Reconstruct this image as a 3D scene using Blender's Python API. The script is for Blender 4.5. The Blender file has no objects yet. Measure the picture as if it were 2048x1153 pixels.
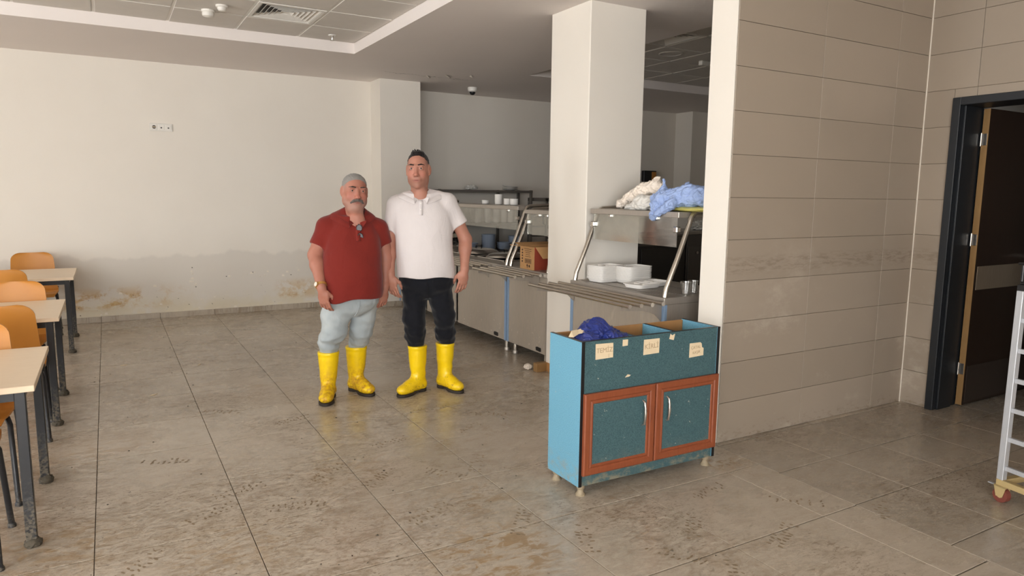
import bpy, bmesh, math, random
import numpy as np
from mathutils import Vector, Matrix, noise
random.seed(7)
scn = bpy.context.scene
COL = scn.collection

# ------------------------------------------------------------------ camera, sky, exposure
F_PX, PITCH, ROLL, YAW, EYE = 1395.4586, 0.134437, 0.011748, 0.524652, 1.50716
fw = Vector((math.sin(YAW)*math.cos(PITCH), math.cos(YAW)*math.cos(PITCH), -math.sin(PITCH)))
rt0 = Vector((math.cos(YAW), -math.sin(YAW), 0.0)); up0 = rt0.cross(fw)
rt = rt0*math.cos(ROLL)+up0*math.sin(ROLL); up = -rt0*math.sin(ROLL)+up0*math.cos(ROLL)
cam_d = bpy.data.cameras.new('camera'); cam = bpy.data.objects.new('camera', cam_d); COL.objects.link(cam)
cam.matrix_world = Matrix(((rt.x, up.x, -fw.x, 0), (rt.y, up.y, -fw.y, 0), (rt.z, up.z, -fw.z, EYE), (0, 0, 0, 1)))
cam_d.sensor_fit = 'HORIZONTAL'; cam_d.sensor_width = 36.0; cam_d.lens = 36.0*F_PX/2048.0
cam_d.clip_start = 0.05; cam_d.clip_end = 200
scn.camera = cam

SKY = 15.0
world = bpy.data.worlds.new('sky'); scn.world = world; world.use_nodes = True
bg = world.node_tree.nodes['Background']; bg.inputs[0].default_value = (0.96, 0.98, 1.0, 1); bg.inputs[1].default_value = SKY
# daylight portals in the window openings of the left wall (they only guide the sky light)
WINDOWS = [(-3.9, -2.6), (-0.1, 1.0), (3.3, 4.3), (5.6, 6.4)]          # y ranges in the left wall
ADDED_FRONT_WINDOWS = [(-4.4, -2.3), (-2.1, 0.0)]   # x ranges of windows added behind the camera for frontal light
FY = -4.5
WZ0, WZ1 = 0.3, 2.8
for (a, b) in WINDOWS:
    ld = bpy.data.lights.new('window_portal', 'AREA'); ld.shape = 'RECTANGLE'; ld.size = WZ1-WZ0; ld.size_y = b-a
    ld.cycles.is_portal = True
    lo = bpy.data.objects.new('window_portal', ld); COL.objects.link(lo)
    lo.location = (-4.62, (a+b)/2, (WZ0+WZ1)/2); lo.rotation_euler = (0, math.radians(-90), 0)
for (a, b) in ADDED_FRONT_WINDOWS:
    ld = bpy.data.lights.new('window_portal', 'AREA'); ld.shape = 'RECTANGLE'; ld.size = b-a; ld.size_y = WZ1-WZ0
    ld.cycles.is_portal = True
    lo = bpy.data.objects.new('window_portal', ld); COL.objects.link(lo)
    lo.location = ((a+b)/2, FY-0.02, (WZ0+WZ1)/2); lo.rotation_euler = (math.radians(90), 0, 0)
vs = scn.view_settings
vs.view_transform = 'Standard'; vs.look = 'None'; vs.gamma = 1.0; vs.use_curve_mapping = False
vs.exposure = 0.10
scn.cycles.max_bounces = 8; scn.cycles.diffuse_bounces = 5; scn.cycles.glossy_bounces = 3
scn.cycles.transparent_max_bounces = 12; scn.cycles.transmission_bounces = 6
scn.cycles.caustics_reflective = False; scn.cycles.caustics_refractive = False
scn.cycles.sample_clamp_indirect = 6.0
scn.cycles.use_adaptive_sampling = True; scn.cycles.adaptive_threshold = 0.05

# ------------------------------------------------------------------ materials
def lin(c):
    return tuple(((v/255.0)/12.92 if v/255.0 <= 0.04045 else ((v/255.0+0.055)/1.055)**2.4) for v in c[:3])+(1.0,)
def s(r, g, b): return lin((r, g, b))
class NT:
    def __init__(self, name):
        self.m = bpy.data.materials.new(name); self.m.use_nodes = True
        self.t = self.m.node_tree; self.b = self.t.nodes['Principled BSDF']
    def node(self, typ, **kw):
        n = self.t.nodes.new(typ)
        for k, v in kw.items(): setattr(n, k, v)
        return n
    def put(self, sock, v):
        if isinstance(v, bpy.types.NodeSocket): self.t.links.new(v, sock)
        elif v is not None: sock.default_value = v
    def pos(self): return self.node('ShaderNodeNewGeometry').outputs['Position']
    def obj(self): return self.node('ShaderNodeTexCoord').outputs['Object']
    def rnd(self): return self.node('ShaderNodeObjectInfo').outputs['Random']
    def xyz(self, v):
        n = self.node('ShaderNodeSeparateXYZ'); self.put(n.inputs[0], v); return n.outputs
    def mapv(self, v, scale=(1, 1, 1), loc=(0, 0, 0), rot=(0, 0, 0)):
        n = self.node('ShaderNodeMapping'); self.put(n.inputs[0], v)
        n.inputs['Location'].default_value = loc; n.inputs['Scale'].default_value = scale; n.inputs['Rotation'].default_value = rot
        return n.outputs[0]
    def noise(self, v, scale=5, detail=4, rough=0.55, dist=0):
        n = self.node('ShaderNodeTexNoise'); self.put(n.inputs['Vector'], v)
        n.inputs['Scale'].default_value = scale; n.inputs['Detail'].default_value = detail
        n.inputs['Roughness'].default_value = rough; n.inputs['Distortion'].default_value = dist
        return n.outputs['Fac']
    def voro(self, v, scale=5):
        n = self.node('ShaderNodeTexVoronoi'); self.put(n.inputs['Vector'], v); n.inputs['Scale'].default_value = scale
        return n.outputs['Distance']
    def wave(self, v, scale=5, dist=2, dscale=1):
        n = self.node('ShaderNodeTexWave'); self.put(n.inputs['Vector'], v); n.inputs['Scale'].default_value = scale
        n.inputs['Distortion'].default_value = dist; n.inputs['Detail Scale'].default_value = dscale
        return n.outputs['Fac']
    def math(self, op, a, b=None, clamp=False):
        n = self.node('ShaderNodeMath', operation=op, use_clamp=clamp); self.put(n.inputs[0], a)
        if b is not None: self.put(n.inputs[1], b)
        return n.outputs[0]
    def step(self, v, a, b):           # smooth 0..1 from a to b
        n = self.node('ShaderNodeMapRange', interpolation_type='SMOOTHSTEP')
        self.put(n.inputs['Value'], v); n.inputs['From Min'].default_value = a; n.inputs['From Max'].default_value = b
        return n.outputs[0]
    def mix(self, f, a, b, blend='MIX'):
        n = self.node('ShaderNodeMix', data_type='RGBA', blend_type=blend)
        self.put(n.inputs[0], f); self.put(n.inputs[6], a); self.put(n.inputs[7], b); return n.outputs[2]
    def bump(self, h, strength=0.3, dist=0.01):
        n = self.node('ShaderNodeBump'); self.put(n.inputs['Height'], h)
        n.inputs['Strength'].default_value = strength; n.inputs['Distance'].default_value = dist
        self.t.links.new(n.outputs[0], self.b.inputs['Normal'])
    def set(self, color=None, rough=None, metal=None, spec=None, **kw):
        self.put(self.b.inputs['Base Color'], color); self.put(self.b.inputs['Roughness'], rough)
        self.put(self.b.inputs['Metallic'], metal); self.put(self.b.inputs['Specular IOR Level'], spec)
        for k, v in kw.items(): self.put(self.b.inputs[k.replace('_', ' ')], v)
        return self.m
MATS = {}
def simple(name, col, rough=0.5, metal=0.0, var=0.08, scale=20, bump=0.0, **kw):
    """plain coloured material with a little procedural mottling"""
    if name in MATS: return MATS[name]
    n = NT(name); v = n.obj()
    f = n.noise(v, scale, 3)
    c2 = tuple(max(0, x*(1-var*2.2)) for x in col[:3])+(1,)
    n.set(n.mix(f, col, c2), rough, metal, **kw)
    if bump: n.bump(n.noise(v, scale*4, 3), bump, 0.002)
    MATS[name] = n.m
    return n.m

def mat_floor(name='floor_tile_porcelain', k=1.0):
    n = NT(name); P = n.pos()
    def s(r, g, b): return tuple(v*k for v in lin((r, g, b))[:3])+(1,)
    st = n.noise(n.mapv(P, (2.2, 13, 1)), 3.0, 6, 0.62, 0.6)
    big = n.noise(P, 1.1, 4, 0.6)
    base = n.mix(st, s(202, 191, 175), s(164, 152, 136))
    base = n.mix(n.math('MULTIPLY', n.rnd(), 0.35), base, s(184, 172, 156))
    base = n.mix(n.step(big, 0.42, 0.7), base, s(178, 167, 151))
    # dried mud: fine prints and scuffs, in patches
    patch = n.step(n.noise(n.mapv(P, (1, 1, 1), (3.1, 1.7, 0)), 0.9, 3, 0.6), 0.36, 0.60)
    pr = n.step(n.noise(n.mapv(P, (9, 24, 1), (0, 0, 0), (0, 0, 0.35)), 2.6, 4, 0.7, 0.9), 0.53, 0.63)
    pr2 = n.step(n.noise(n.mapv(P, (22, 40, 1), (2, 5, 0), (0, 0, -0.4)), 2.2, 3, 0.6, 0.5), 0.60, 0.66)
    mud = n.math('MULTIPLY', n.math('MAXIMUM', pr, pr2), n.math('ADD', n.math('MULTIPLY', patch, 0.75), 0.14))
    base = n.mix(n.math('MULTIPLY', mud, 0.82), base, s(112, 95, 75))
    smear = n.step(n.noise(n.mapv(P, (3, 4.5, 1), (4, 9, 0), (0, 0, 0.6)), 2.6, 8, 0.74, 0.7), 0.46, 0.64)
    base = n.mix(n.math('MULTIPLY', smear, n.math('ADD', n.math('MULTIPLY', patch, 0.34), 0.2)), base, s(136, 118, 95))
    sw = n.step(n.noise(n.mapv(P, (10, 10, 1), (2, 3, 0)), 2.0, 6, 0.72, 1.5), 0.50, 0.58)
    base = n.mix(n.math('MULTIPLY', n.math('MULTIPLY', sw, patch), 0.30), base, s(124, 104, 80))
    # ochre silt films
    och = None
    for (cx, cy, r, a) in [(1.36, 2.42, 0.42, 0.95), (0.35, 3.0, 0.42, 0.5), (1.55, 2.95, 0.3, 0.55), (2.95, 2.72, 0.22, 0.8), (-0.25, 3.35, 0.4, 0.6), (-0.2, 4.6, 0.5, 0.4), (1.1, 3.6, 0.4, 0.45), (0.9, 5.4, 0.5, 0.3), (2.6, 5.4, 0.5, 0.4)]:
        v = n.node('ShaderNodeVectorMath', operation='DISTANCE'); n.put(v.inputs[0], P); v.inputs[1].default_value = (cx, cy, 0)
        g = n.math('MULTIPLY', n.step(n.math('DIVIDE', v.outputs['Value'], r), 1.0, 0.25), a)
        och = g if och is None else n.math('MAXIMUM', och, g)
    on = n.step(n.noise(n.mapv(P, (5, 9, 1), (1, 4, 0), (0, 0, 0.5)), 1.7, 5, 0.62, 1.4), 0.46, 0.6)
    och = n.math('MULTIPLY', och, on)
    base = n.mix(n.math('MULTIPLY', och, 0.8), base, s(146, 116, 74))
    dk = n.step(n.noise(P, 34, 2, 0.5), 0.735, 0.76)
    base = n.mix(n.math('MULTIPLY', dk, n.math('ADD', patch, 0.2)), base, s(70, 58, 46))
    wet = n.step(n.noise(n.mapv(P, (1, 1.6, 1), (7, 2, 0)), 1.3, 4, 0.6), 0.40, 0.62)
    r = n.math('ADD', n.math('MULTIPLY', wet, -0.11), 0.25)
    r = n.math('ADD', r, n.math('MULTIPLY', n.math('MAXIMUM', mud, och), 0.3))
    r = n.math('ADD', r, n.math('MULTIPLY', st, 0.1))
    n.set(base, r, 0, 0.5)
    n.bump(n.math('ADD', n.math('MULTIPLY', pr, 0.5), n.noise(n.mapv(P, (1, 3, 1)), 40, 2)), 0.10, 0.006)
    return n.m
def mat_wall(stained=False):
    n = NT('damp_plaster' if stained else 'painted_plaster'); P = n.pos()
    f = n.noise(P, 1.6, 4)
    c = n.mix(f, s(236, 230, 220), s(229, 222, 211))
    b = n.noise(P, 120, 2)
    if stained:
        x, y, z = n.xyz(P)[0:3]
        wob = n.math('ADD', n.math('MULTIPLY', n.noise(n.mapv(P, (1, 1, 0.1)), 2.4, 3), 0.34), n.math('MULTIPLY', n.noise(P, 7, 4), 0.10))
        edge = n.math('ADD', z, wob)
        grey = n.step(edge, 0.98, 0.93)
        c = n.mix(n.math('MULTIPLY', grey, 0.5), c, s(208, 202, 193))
        pale = n.math('MULTIPLY', n.step(z, 0.34, 0.10), n.step(n.noise(P, 3.5, 5), 0.35, 0.6))
        c = n.mix(n.math('MULTIPLY', pale, 0.7), c, s(216, 206, 180))
        band = n.math('MULTIPLY', n.step(z, 0.10, 0.20), n.step(z, 0.44, 0.26))
        left = n.math('MAXIMUM', n.step(x, 1.0, 0.1), n.math('MULTIPLY', n.math('MULTIPLY', n.step(x, 1.75, 1.95), n.step(x, 2.45, 2.2)), 0.75))
        yl = n.math('MULTIPLY', n.math('MULTIPLY', band, left), n.step(n.noise(n.mapv(P, (1, 1, 1.5)), 4.2, 6, 0.7, 0.4), 0.44, 0.58))
        c = n.mix(n.math('MULTIPLY', yl, 0.75), c, s(202, 168, 108))
        rust = n.math('MULTIPLY', yl, n.step(n.noise(P, 9, 5, 0.7), 0.5, 0.62))
        c = n.mix(n.math('MULTIPLY', rust, 0.5), c, s(178, 132, 78))
        spk = n.math('MULTIPLY', n.step(n.noise(P, 26, 2, 0.5), 0.70, 0.73), n.step(z, 0.45, 0.1))
        c = n.mix(n.math('MULTIPLY', spk, 0.8), c, s(96, 82, 64))
        foot = n.math('MULTIPLY', n.step(z, 0.13, 0.07), n.step(n.noise(P, 14, 4), 0.4, 0.6))
        c = n.mix(foot, c, s(222, 212, 190))
        pe = n.math('MULTIPLY', n.step(n.noise(P, 11, 5, 0.7), 0.55, 0.6), n.step(z, 0.62, 0.3))
        b = n.math('ADD', b, n.math('ADD', n.math('MULTIPLY', grey, 2.5), n.math('MULTIPLY', pe, 3)))
    n.set(c, 0.75, 0, 0.25)
    n.bump(b, 0.12, 0.003)
    return n.m
def mat_soffit():
    n = NT('soffit_paint'); P = n.pos()
    c = n.mix(n.noise(P, 0.9, 4), s(238, 230, 225), s(230, 222, 217))
    x, y, z = n.xyz(P)[0:3]
    # hairline cracks along the plasterboard joints
    ln = n.math('ABSOLUTE', n.math('SUBTRACT', n.math('ADD', y, n.math('MULTIPLY', n.noise(P, 6, 4), 0.3)), 8.42))
    cr = n.math('MULTIPLY', n.math('MULTIPLY', n.step(ln, 0.012, 0.004), n.step(x, 2.9, 3.1)), n.step(x, 4.3, 4.0))
    c = n.mix(n.math('MULTIPLY', cr, 0.55), c, s(110, 102, 96))
    n.set(c, 0.8, 0, 0.2); n.bump(n.noise(P, 90, 2), 0.05, 0.002)
    return n.m
def mat_walltile():
    n = NT('wall_tile_ceramic'); P = n.pos(); r = n.rnd()
    c = n.mix(r, s(166, 153, 138), s(158, 145, 130))
    c = n.mix(n.math('MULTIPLY', n.noise(P, 2.2, 5), 0.4), c, s(148, 136, 121))
    x, y, z = n.xyz(P)[0:3]
    sc = n.math('MULTIPLY', n.math('MULTIPLY', n.step(z, 1.02, 1.08), n.step(z, 1.17, 1.11)), n.step(n.noise(n.mapv(P, (3, 3, 14)), 4, 5, 0.7), 0.44, 0.62))
    c = n.mix(n.math('MULTIPLY', sc, 0.55), c, s(122, 108, 94))
    dust = n.math('MULTIPLY', n.step(n.noise(n.mapv(P, (1, 1, 1.6)), 1.8, 6, 0.7), 0.52, 0.72), n.step(z, 1.5, 0.4))
    c = n.mix(n.math('MULTIPLY', dust, 0.4), c, s(216, 206, 192))
    low = n.math('MULTIPLY', n.step(z, 0.11, 0.0), n.step(n.noise(n.mapv(P, (4, 4, 9)), 4, 5, 0.7), 0.50, 0.66))
    c = n.mix(n.math('MULTIPLY', low, 0.55), c, s(104, 88, 66))
    n.set(c, n.math('ADD', n.math('MULTIPLY', n.noise(P, 3, 3), 0.2), 0.34), 0, 0.4); n.bump(n.noise(P, 8, 3), 0.03, 0.01)
    return n.m
def mat_steel(name='brushed_steel', col=(190, 182, 172), rough=0.38, dirt=0.0, met=0.6):
    if name in MATS: return MATS[name]
    n = NT(name); v = n.obj(); P = n.pos()
    br = n.noise(n.mapv(v, (60, 60, 2)), 6, 3)
    c = n.mix(br, lin(col), lin(tuple(k*0.86 for k in col)))
    rr = n.math('ADD', n.math('MULTIPLY', br, 0.16), rough-0.06)
    if dirt:
        z = n.xyz(P)[2]
        d = n.math('MULTIPLY', n.step(n.noise(n.mapv(v, (6, 6, 1.1)), 5, 5, 0.7), 0.45, 0.7), dirt)
        c = n.mix(d, c, s(190, 178, 160)); rr = n.math('ADD', rr, n.math('MULTIPLY', d, 0.3))
        sp = n.math('MULTIPLY', n.step(n.noise(v, 28, 3), 0.63, 0.68), n.step(z, 0.45, 0.12))
        c = n.mix(n.math('MULTIPLY', sp, dirt), c, s(225, 218, 205))
        n.put(n.b.inputs['Metallic'], n.math('SUBTRACT', 0.45, n.math('MULTIPLY', d, 0.3)))
    else: n.put(n.b.inputs['Metallic'], met)
    n.set(c, rr); n.bump(br, 0.03, 0.002)
    MATS[name] = n.m; return n.m
def mat_speckle(name, a, b, rough=0.42):
    n = NT(name); v = n.obj(); P = n.pos()
    c = n.mix(n.step(n.noise(v, 260, 2, 0.6), 0.42, 0.6), a, b)
    z = n.xyz(P)[2]
    lo = n.math('MULTIPLY', n.step(z, 0.24, 0.04), n.step(n.noise(n.mapv(P, (1, 1, 1.5)), 16, 5, 0.7), 0.44, 0.66))
    c = n.mix(n.math('MULTIPLY', lo, 0.7), c, s(150, 138, 112))
    c = n.mix(n.math('MULTIPLY', n.step(n.noise(v, 42, 2), 0.72, 0.75), 0.6), c, s(190, 190, 176))
    n.set(c, rough, 0, 0.4); return n.m
def mat_wood(name, a, b, rough=0.45, scale=(3, 30, 3), sheen=0):
    n = NT(name); v = n.obj()
    f = n.noise(n.mapv(v, scale), 3, 5, 0.6, 0.8)
    n.set(n.mix(f, a, b), rough, 0, 0.4); n.bump(f, 0.03, 0.002); return n.m
def mat_muddy(name, col, rough=0.4, metal=0.0, z1=0.28):
    """painted metal with dried mud on its lower end"""
    n = NT(name); v = n.pos(); z = n.xyz(v)[2]
    nn = n.noise(v, 30, 4, 0.65)
    m = n.step(n.math('ADD', z, n.math('MULTIPLY', nn, 0.3)), z1+0.16, z1-0.05)
    m2 = n.math('MULTIPLY', m, n.step(n.noise(v, 70, 3), 0.4, 0.6))
    n.set(n.mix(n.math('MULTIPLY', m2, 0.8), col, s(112, 104, 90)), n.math('ADD', n.math('MULTIPLY', m2, 0.4), rough), metal, 0.4)
    n.bump(n.math('MULTIPLY', m, nn), 0.5, 0.01); return n.m
def mat_attr(name, rough=0.5, sss=0.0, bump=0.0, bscale=80):
    """colour comes from the mesh's own colour attribute"""
    n = NT(name); a = n.node('ShaderNodeVertexColor', layer_name='Col'); v = n.obj()
    c = n.mix(n.math('MULTIPLY', n.noise(v, 45, 4), 0.22), a.outputs[0], s(150, 84, 66))
    n.set(c if sss else a.outputs[0], rough, 0, 0.35)
    if sss:
        n.put(n.b.inputs['Subsurface Weight'], sss); n.put(n.b.inputs['Subsurface Radius'], (0.01, 0.004, 0.002)); n.put(n.b.inputs['Subsurface Scale'], 0.6)
    if bump: n.bump(n.noise(v, bscale, 3), bump, 0.003)
    return n.m
def mat_cloth(name, a, b, weave=420, rough=0.85, patch=None, wrinkle=11):
    n = NT(name); v = n.obj()
    c = n.mix(n.noise(v, 6, 4), a, b)
    if patch: c = n.mix(n.step(n.noise(v, 3.2, 3), 0.45, 0.7), c, patch)
    w = n.noise(v, weave, 2)
    n.set(n.mix(n.math('MULTIPLY', w, 0.18), c, tuple(k*0.6 for k in a[:3])+(1,)), rough, 0, 0.15, Sheen_Weight=0.15)
    wr = n.noise(n.mapv(v, (1, 1, 0.55), (0, 0, 0), (0.3, 0.5, 0.2)), wrinkle, 3, 0.5, 0.9)
    n.bump(n.math('ADD', wr, n.math('MULTIPLY', w, 0.04)), 0.55 if wrinkle < 40 else 0.2, 0.012); return n.m
def mat_plastic_film(name, col, rough=0.22, trans=0.35, alpha=1.0, bump=0.2):
    n = NT(name); v = n.obj(); f = n.math('ABSOLUTE', n.math('SUBTRACT', n.noise(n.mapv(v, (1, 1, 1.8)), 26, 4, 0.6, 1.4), 0.5)); f = n.math('MULTIPLY', f, 3.0)
    n.set(n.mix(f, col, tuple(k*0.72 for k in col[:3])+(1,)), rough, 0, 0.6, Alpha=alpha)
    n.put(n.b.inputs['Transmission Weight'], trans); n.bump(f, bump, 0.02); return n.m
def mat_glass(name, tint=(0.95, 0.955, 0.94, 1), haze=0.09, refl=0.05):
    n = NT(name)
    t = n.node('ShaderNodeBsdfTransparent'); t.inputs[0].default_value = tint
    g = n.node('ShaderNodeBsdfGlossy'); g.inputs['Roughness'].default_value = 0.08; g.inputs[0].default_value = (0.95, 0.95, 0.93, 1)
    d = n.node('ShaderNodeBsdfDiffuse'); d.inputs[0].default_value = s(205, 198, 188)
    hz = n.math('MULTIPLY', n.step(n.noise(n.obj(), 6, 4), 0.3, 0.8), haze*1.4)
    m1 = n.node('ShaderNodeMixShader'); n.put(m1.inputs[0], hz); n.t.links.new(t.outputs[0], m1.inputs[1]); n.t.links.new(d.outputs[0], m1.inputs[2])
    fr = n.node('ShaderNodeFresnel'); fr.inputs[0].default_value = 1.5
    m2 = n.node('ShaderNodeMixShader'); n.put(m2.inputs[0], n.math('ADD', n.math('MULTIPLY', fr.outputs[0], 0.55), refl*0.3))
    n.t.links.new(m1.outputs[0], m2.inputs[1]); n.t.links.new(g.outputs[0], m2.inputs[2])
    n.t.links.new(m2.outputs[0], n.t.nodes['Material Output'].inputs[0]); return n.m

M = {}
M['floor'] = mat_floor(); M['floor_dark'] = mat_floor('floor_tile_darkened_porcelain', 0.84)  # small right-hand tiles darkened, the light falloff there put into colour
M['grout'] = simple('grout', s(104, 94, 82), 0.8, 0, 0.15, 40)
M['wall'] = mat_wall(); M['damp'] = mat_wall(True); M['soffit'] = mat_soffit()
M['walltile'] = mat_walltile(); M['wgrout'] = simple('wall_grout', s(132, 118, 102), 0.85)
M['ceiltile'] = simple('ceiling_tile', s(222, 216, 208), 0.7, 0, 0.05, 6, 0.05)
M['white_pl'] = simple('white_plastic', s(232, 228, 220), 0.4, 0, 0.03)
M['white_trim'] = simple('white_sealant', s(240, 232, 218), 0.6, 0, 0.04)
M['dark_pl'] = simple('black_plastic', s(22, 22, 24), 0.35, 0, 0.1)
M['void'] = simple('dark_recess', s(74, 70, 66), 0.6)
M['steel'] = mat_steel(); M['steel_d'] = mat_steel('stained_steel', (192, 182, 168), 0.40, 0.5)
M['tube'] = mat_steel('polished_tube', (204, 196, 184), 0.22, 0.0, 0.9)
M['steel_dark'] = mat_steel('dull_dark_steel', (124, 117, 110), 0.5, 0.0, 0.4)
M['alu'] = mat_steel('satin_aluminium', (206, 208, 212), 0.45, 0.0, 0.5)
M['film'] = simple('blue_protective_film', s(134, 160, 190), 0.35, 0, 0.1, 9)
M['blue_in'] = mat_speckle('light_blue_speckled_laminate', s(116, 174, 198), s(96, 152, 180))
M['teal'] = mat_speckle('front_speckled_laminate', s(76, 106, 110), s(56, 84, 90))  # front faces, darker and greener than the side panels
M['mdf'] = mat_wood('raw_hardboard', s(188, 142, 92), s(160, 116, 70), 0.7)
M['blackedge'] = simple('black_edging', s(20, 20, 22), 0.4)
M['brownfr'] = mat_wood('reddish_brown_moulding', s(152, 84, 54), s(122, 62, 38), 0.35, (20, 20, 3))
M['beech'] = mat_wood('beech_laminate', s(236, 216, 190), s(224, 202, 172), 0.4, (2, 22, 2))
M['orange'] = mat_wood('orange_shell', s(208, 143, 64), s(192, 125, 50), 0.38, (1.5, 6, 1.5))
M['blackmetal'] = mat_muddy('black_metal_muddy', s(34, 34, 36), 0.38)
M['chairmetal'] = mat_muddy('dark_tube_muddy', s(44, 44, 46), 0.35, 0.2, 0.12)
M['mud'] = simple('dried_mud', s(96, 88, 74), 0.9, 0, 0.3, 60, 0.4)
M['mudprint'] = simple('thin_dried_mud', s(146, 127, 101), 0.7, 0, 0.2, 60)
M['foam'] = simple('white_foam', s(240, 236, 230), 0.55, 0, 0.03)
M['chrome'] = mat_steel('bright_chrome', (214, 208, 200), 0.16, 0.0, 0.9)
M['paper'] = simple('masking_paper', s(232, 212, 178), 0.8, 0, 0.06, 30)
M['pencil'] = simple('pencil_marks', s(186, 162, 128), 0.8)
M['ink'] = simple('printed_ink', s(74, 48, 36), 0.7)
M['card'] = mat_wood('cardboard', s(206, 160, 108), s(190, 144, 94), 0.8, (4, 4, 20))
M['cardred'] = simple('red_printed_cardboard', s(160, 66, 44), 0.6, 0, 0.12, 8)
M['bluebag'] = mat_plastic_film('blue_plastic_film', s(172, 196, 244), 0.2, 0.1, 0.92, 0.35)
M['navybag'] = mat_plastic_film('dark_blue_plastic', s(34, 52, 128), 0.22, 0.0, 1, 0.35)
M['whitebag'] = mat_plastic_film('white_plastic_bag', s(240, 228, 214), 0.35, 0.0, 1.0, 0.3)
M['clearbag'] = mat_plastic_film('greyish_plastic_bag', s(232, 229, 222), 0.3, 0.0, 0.95, 0.35)
M['yellowpl'] = simple('pale_yellow_plastic', s(226, 216, 120), 0.45)
M['glass'] = mat_glass('sneeze_guard_acrylic')
M['cup'] = mat_glass('clear_cup_plastic', (0.93, 0.93, 0.93, 1), 0.16, 0.3)
M['porc'] = simple('white_porcelain', s(232, 228, 222), 0.25, 0, 0.03)
M['bluepl'] = simple('pale_blue_plastic', s(186, 200, 220), 0.35, 0, 0.08)
M['doorwood'] = mat_wood('dark_brown_veneer', s(50, 36, 28), s(38, 27, 21), 0.4, (14, 14, 1.5))
M['dooredge'] = mat_wood('door_edge_wood', s(158, 124, 80), s(132, 100, 60), 0.55, (12, 12, 2))
M['anth'] = simple('anthracite_frame_paint', s(32, 35, 39), 0.42, 0, 0.06)
M['scuff'] = mat_steel('scuffed_plate', (168, 152, 132), 0.55)
M['caster'] = simple('red_caster_tread', s(122, 62, 50), 0.5)
M['castyel'] = simple('zinc_yellow_bracket', s(206, 182, 130), 0.4, 0.3)
M['dirtyfoot'] = simple('dirty_cream_plastic', s(176, 160, 132), 0.6, 0, 0.25, 60)
M['kick'] = simple('dark_kick_plate', s(58, 48, 42), 0.45)
M['concrete'] = simple('outdoor_paving', s(170, 164, 152), 0.8)
M['orangelid'] = simple('orange_jar_lid', s(196, 96, 48), 0.4)
M['jar'] = simple('dark_jar_glass', s(42, 34, 30), 0.15)
M['jarlabel'] = simple('cream_jar_label', s(206, 194, 170), 0.6)

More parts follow.
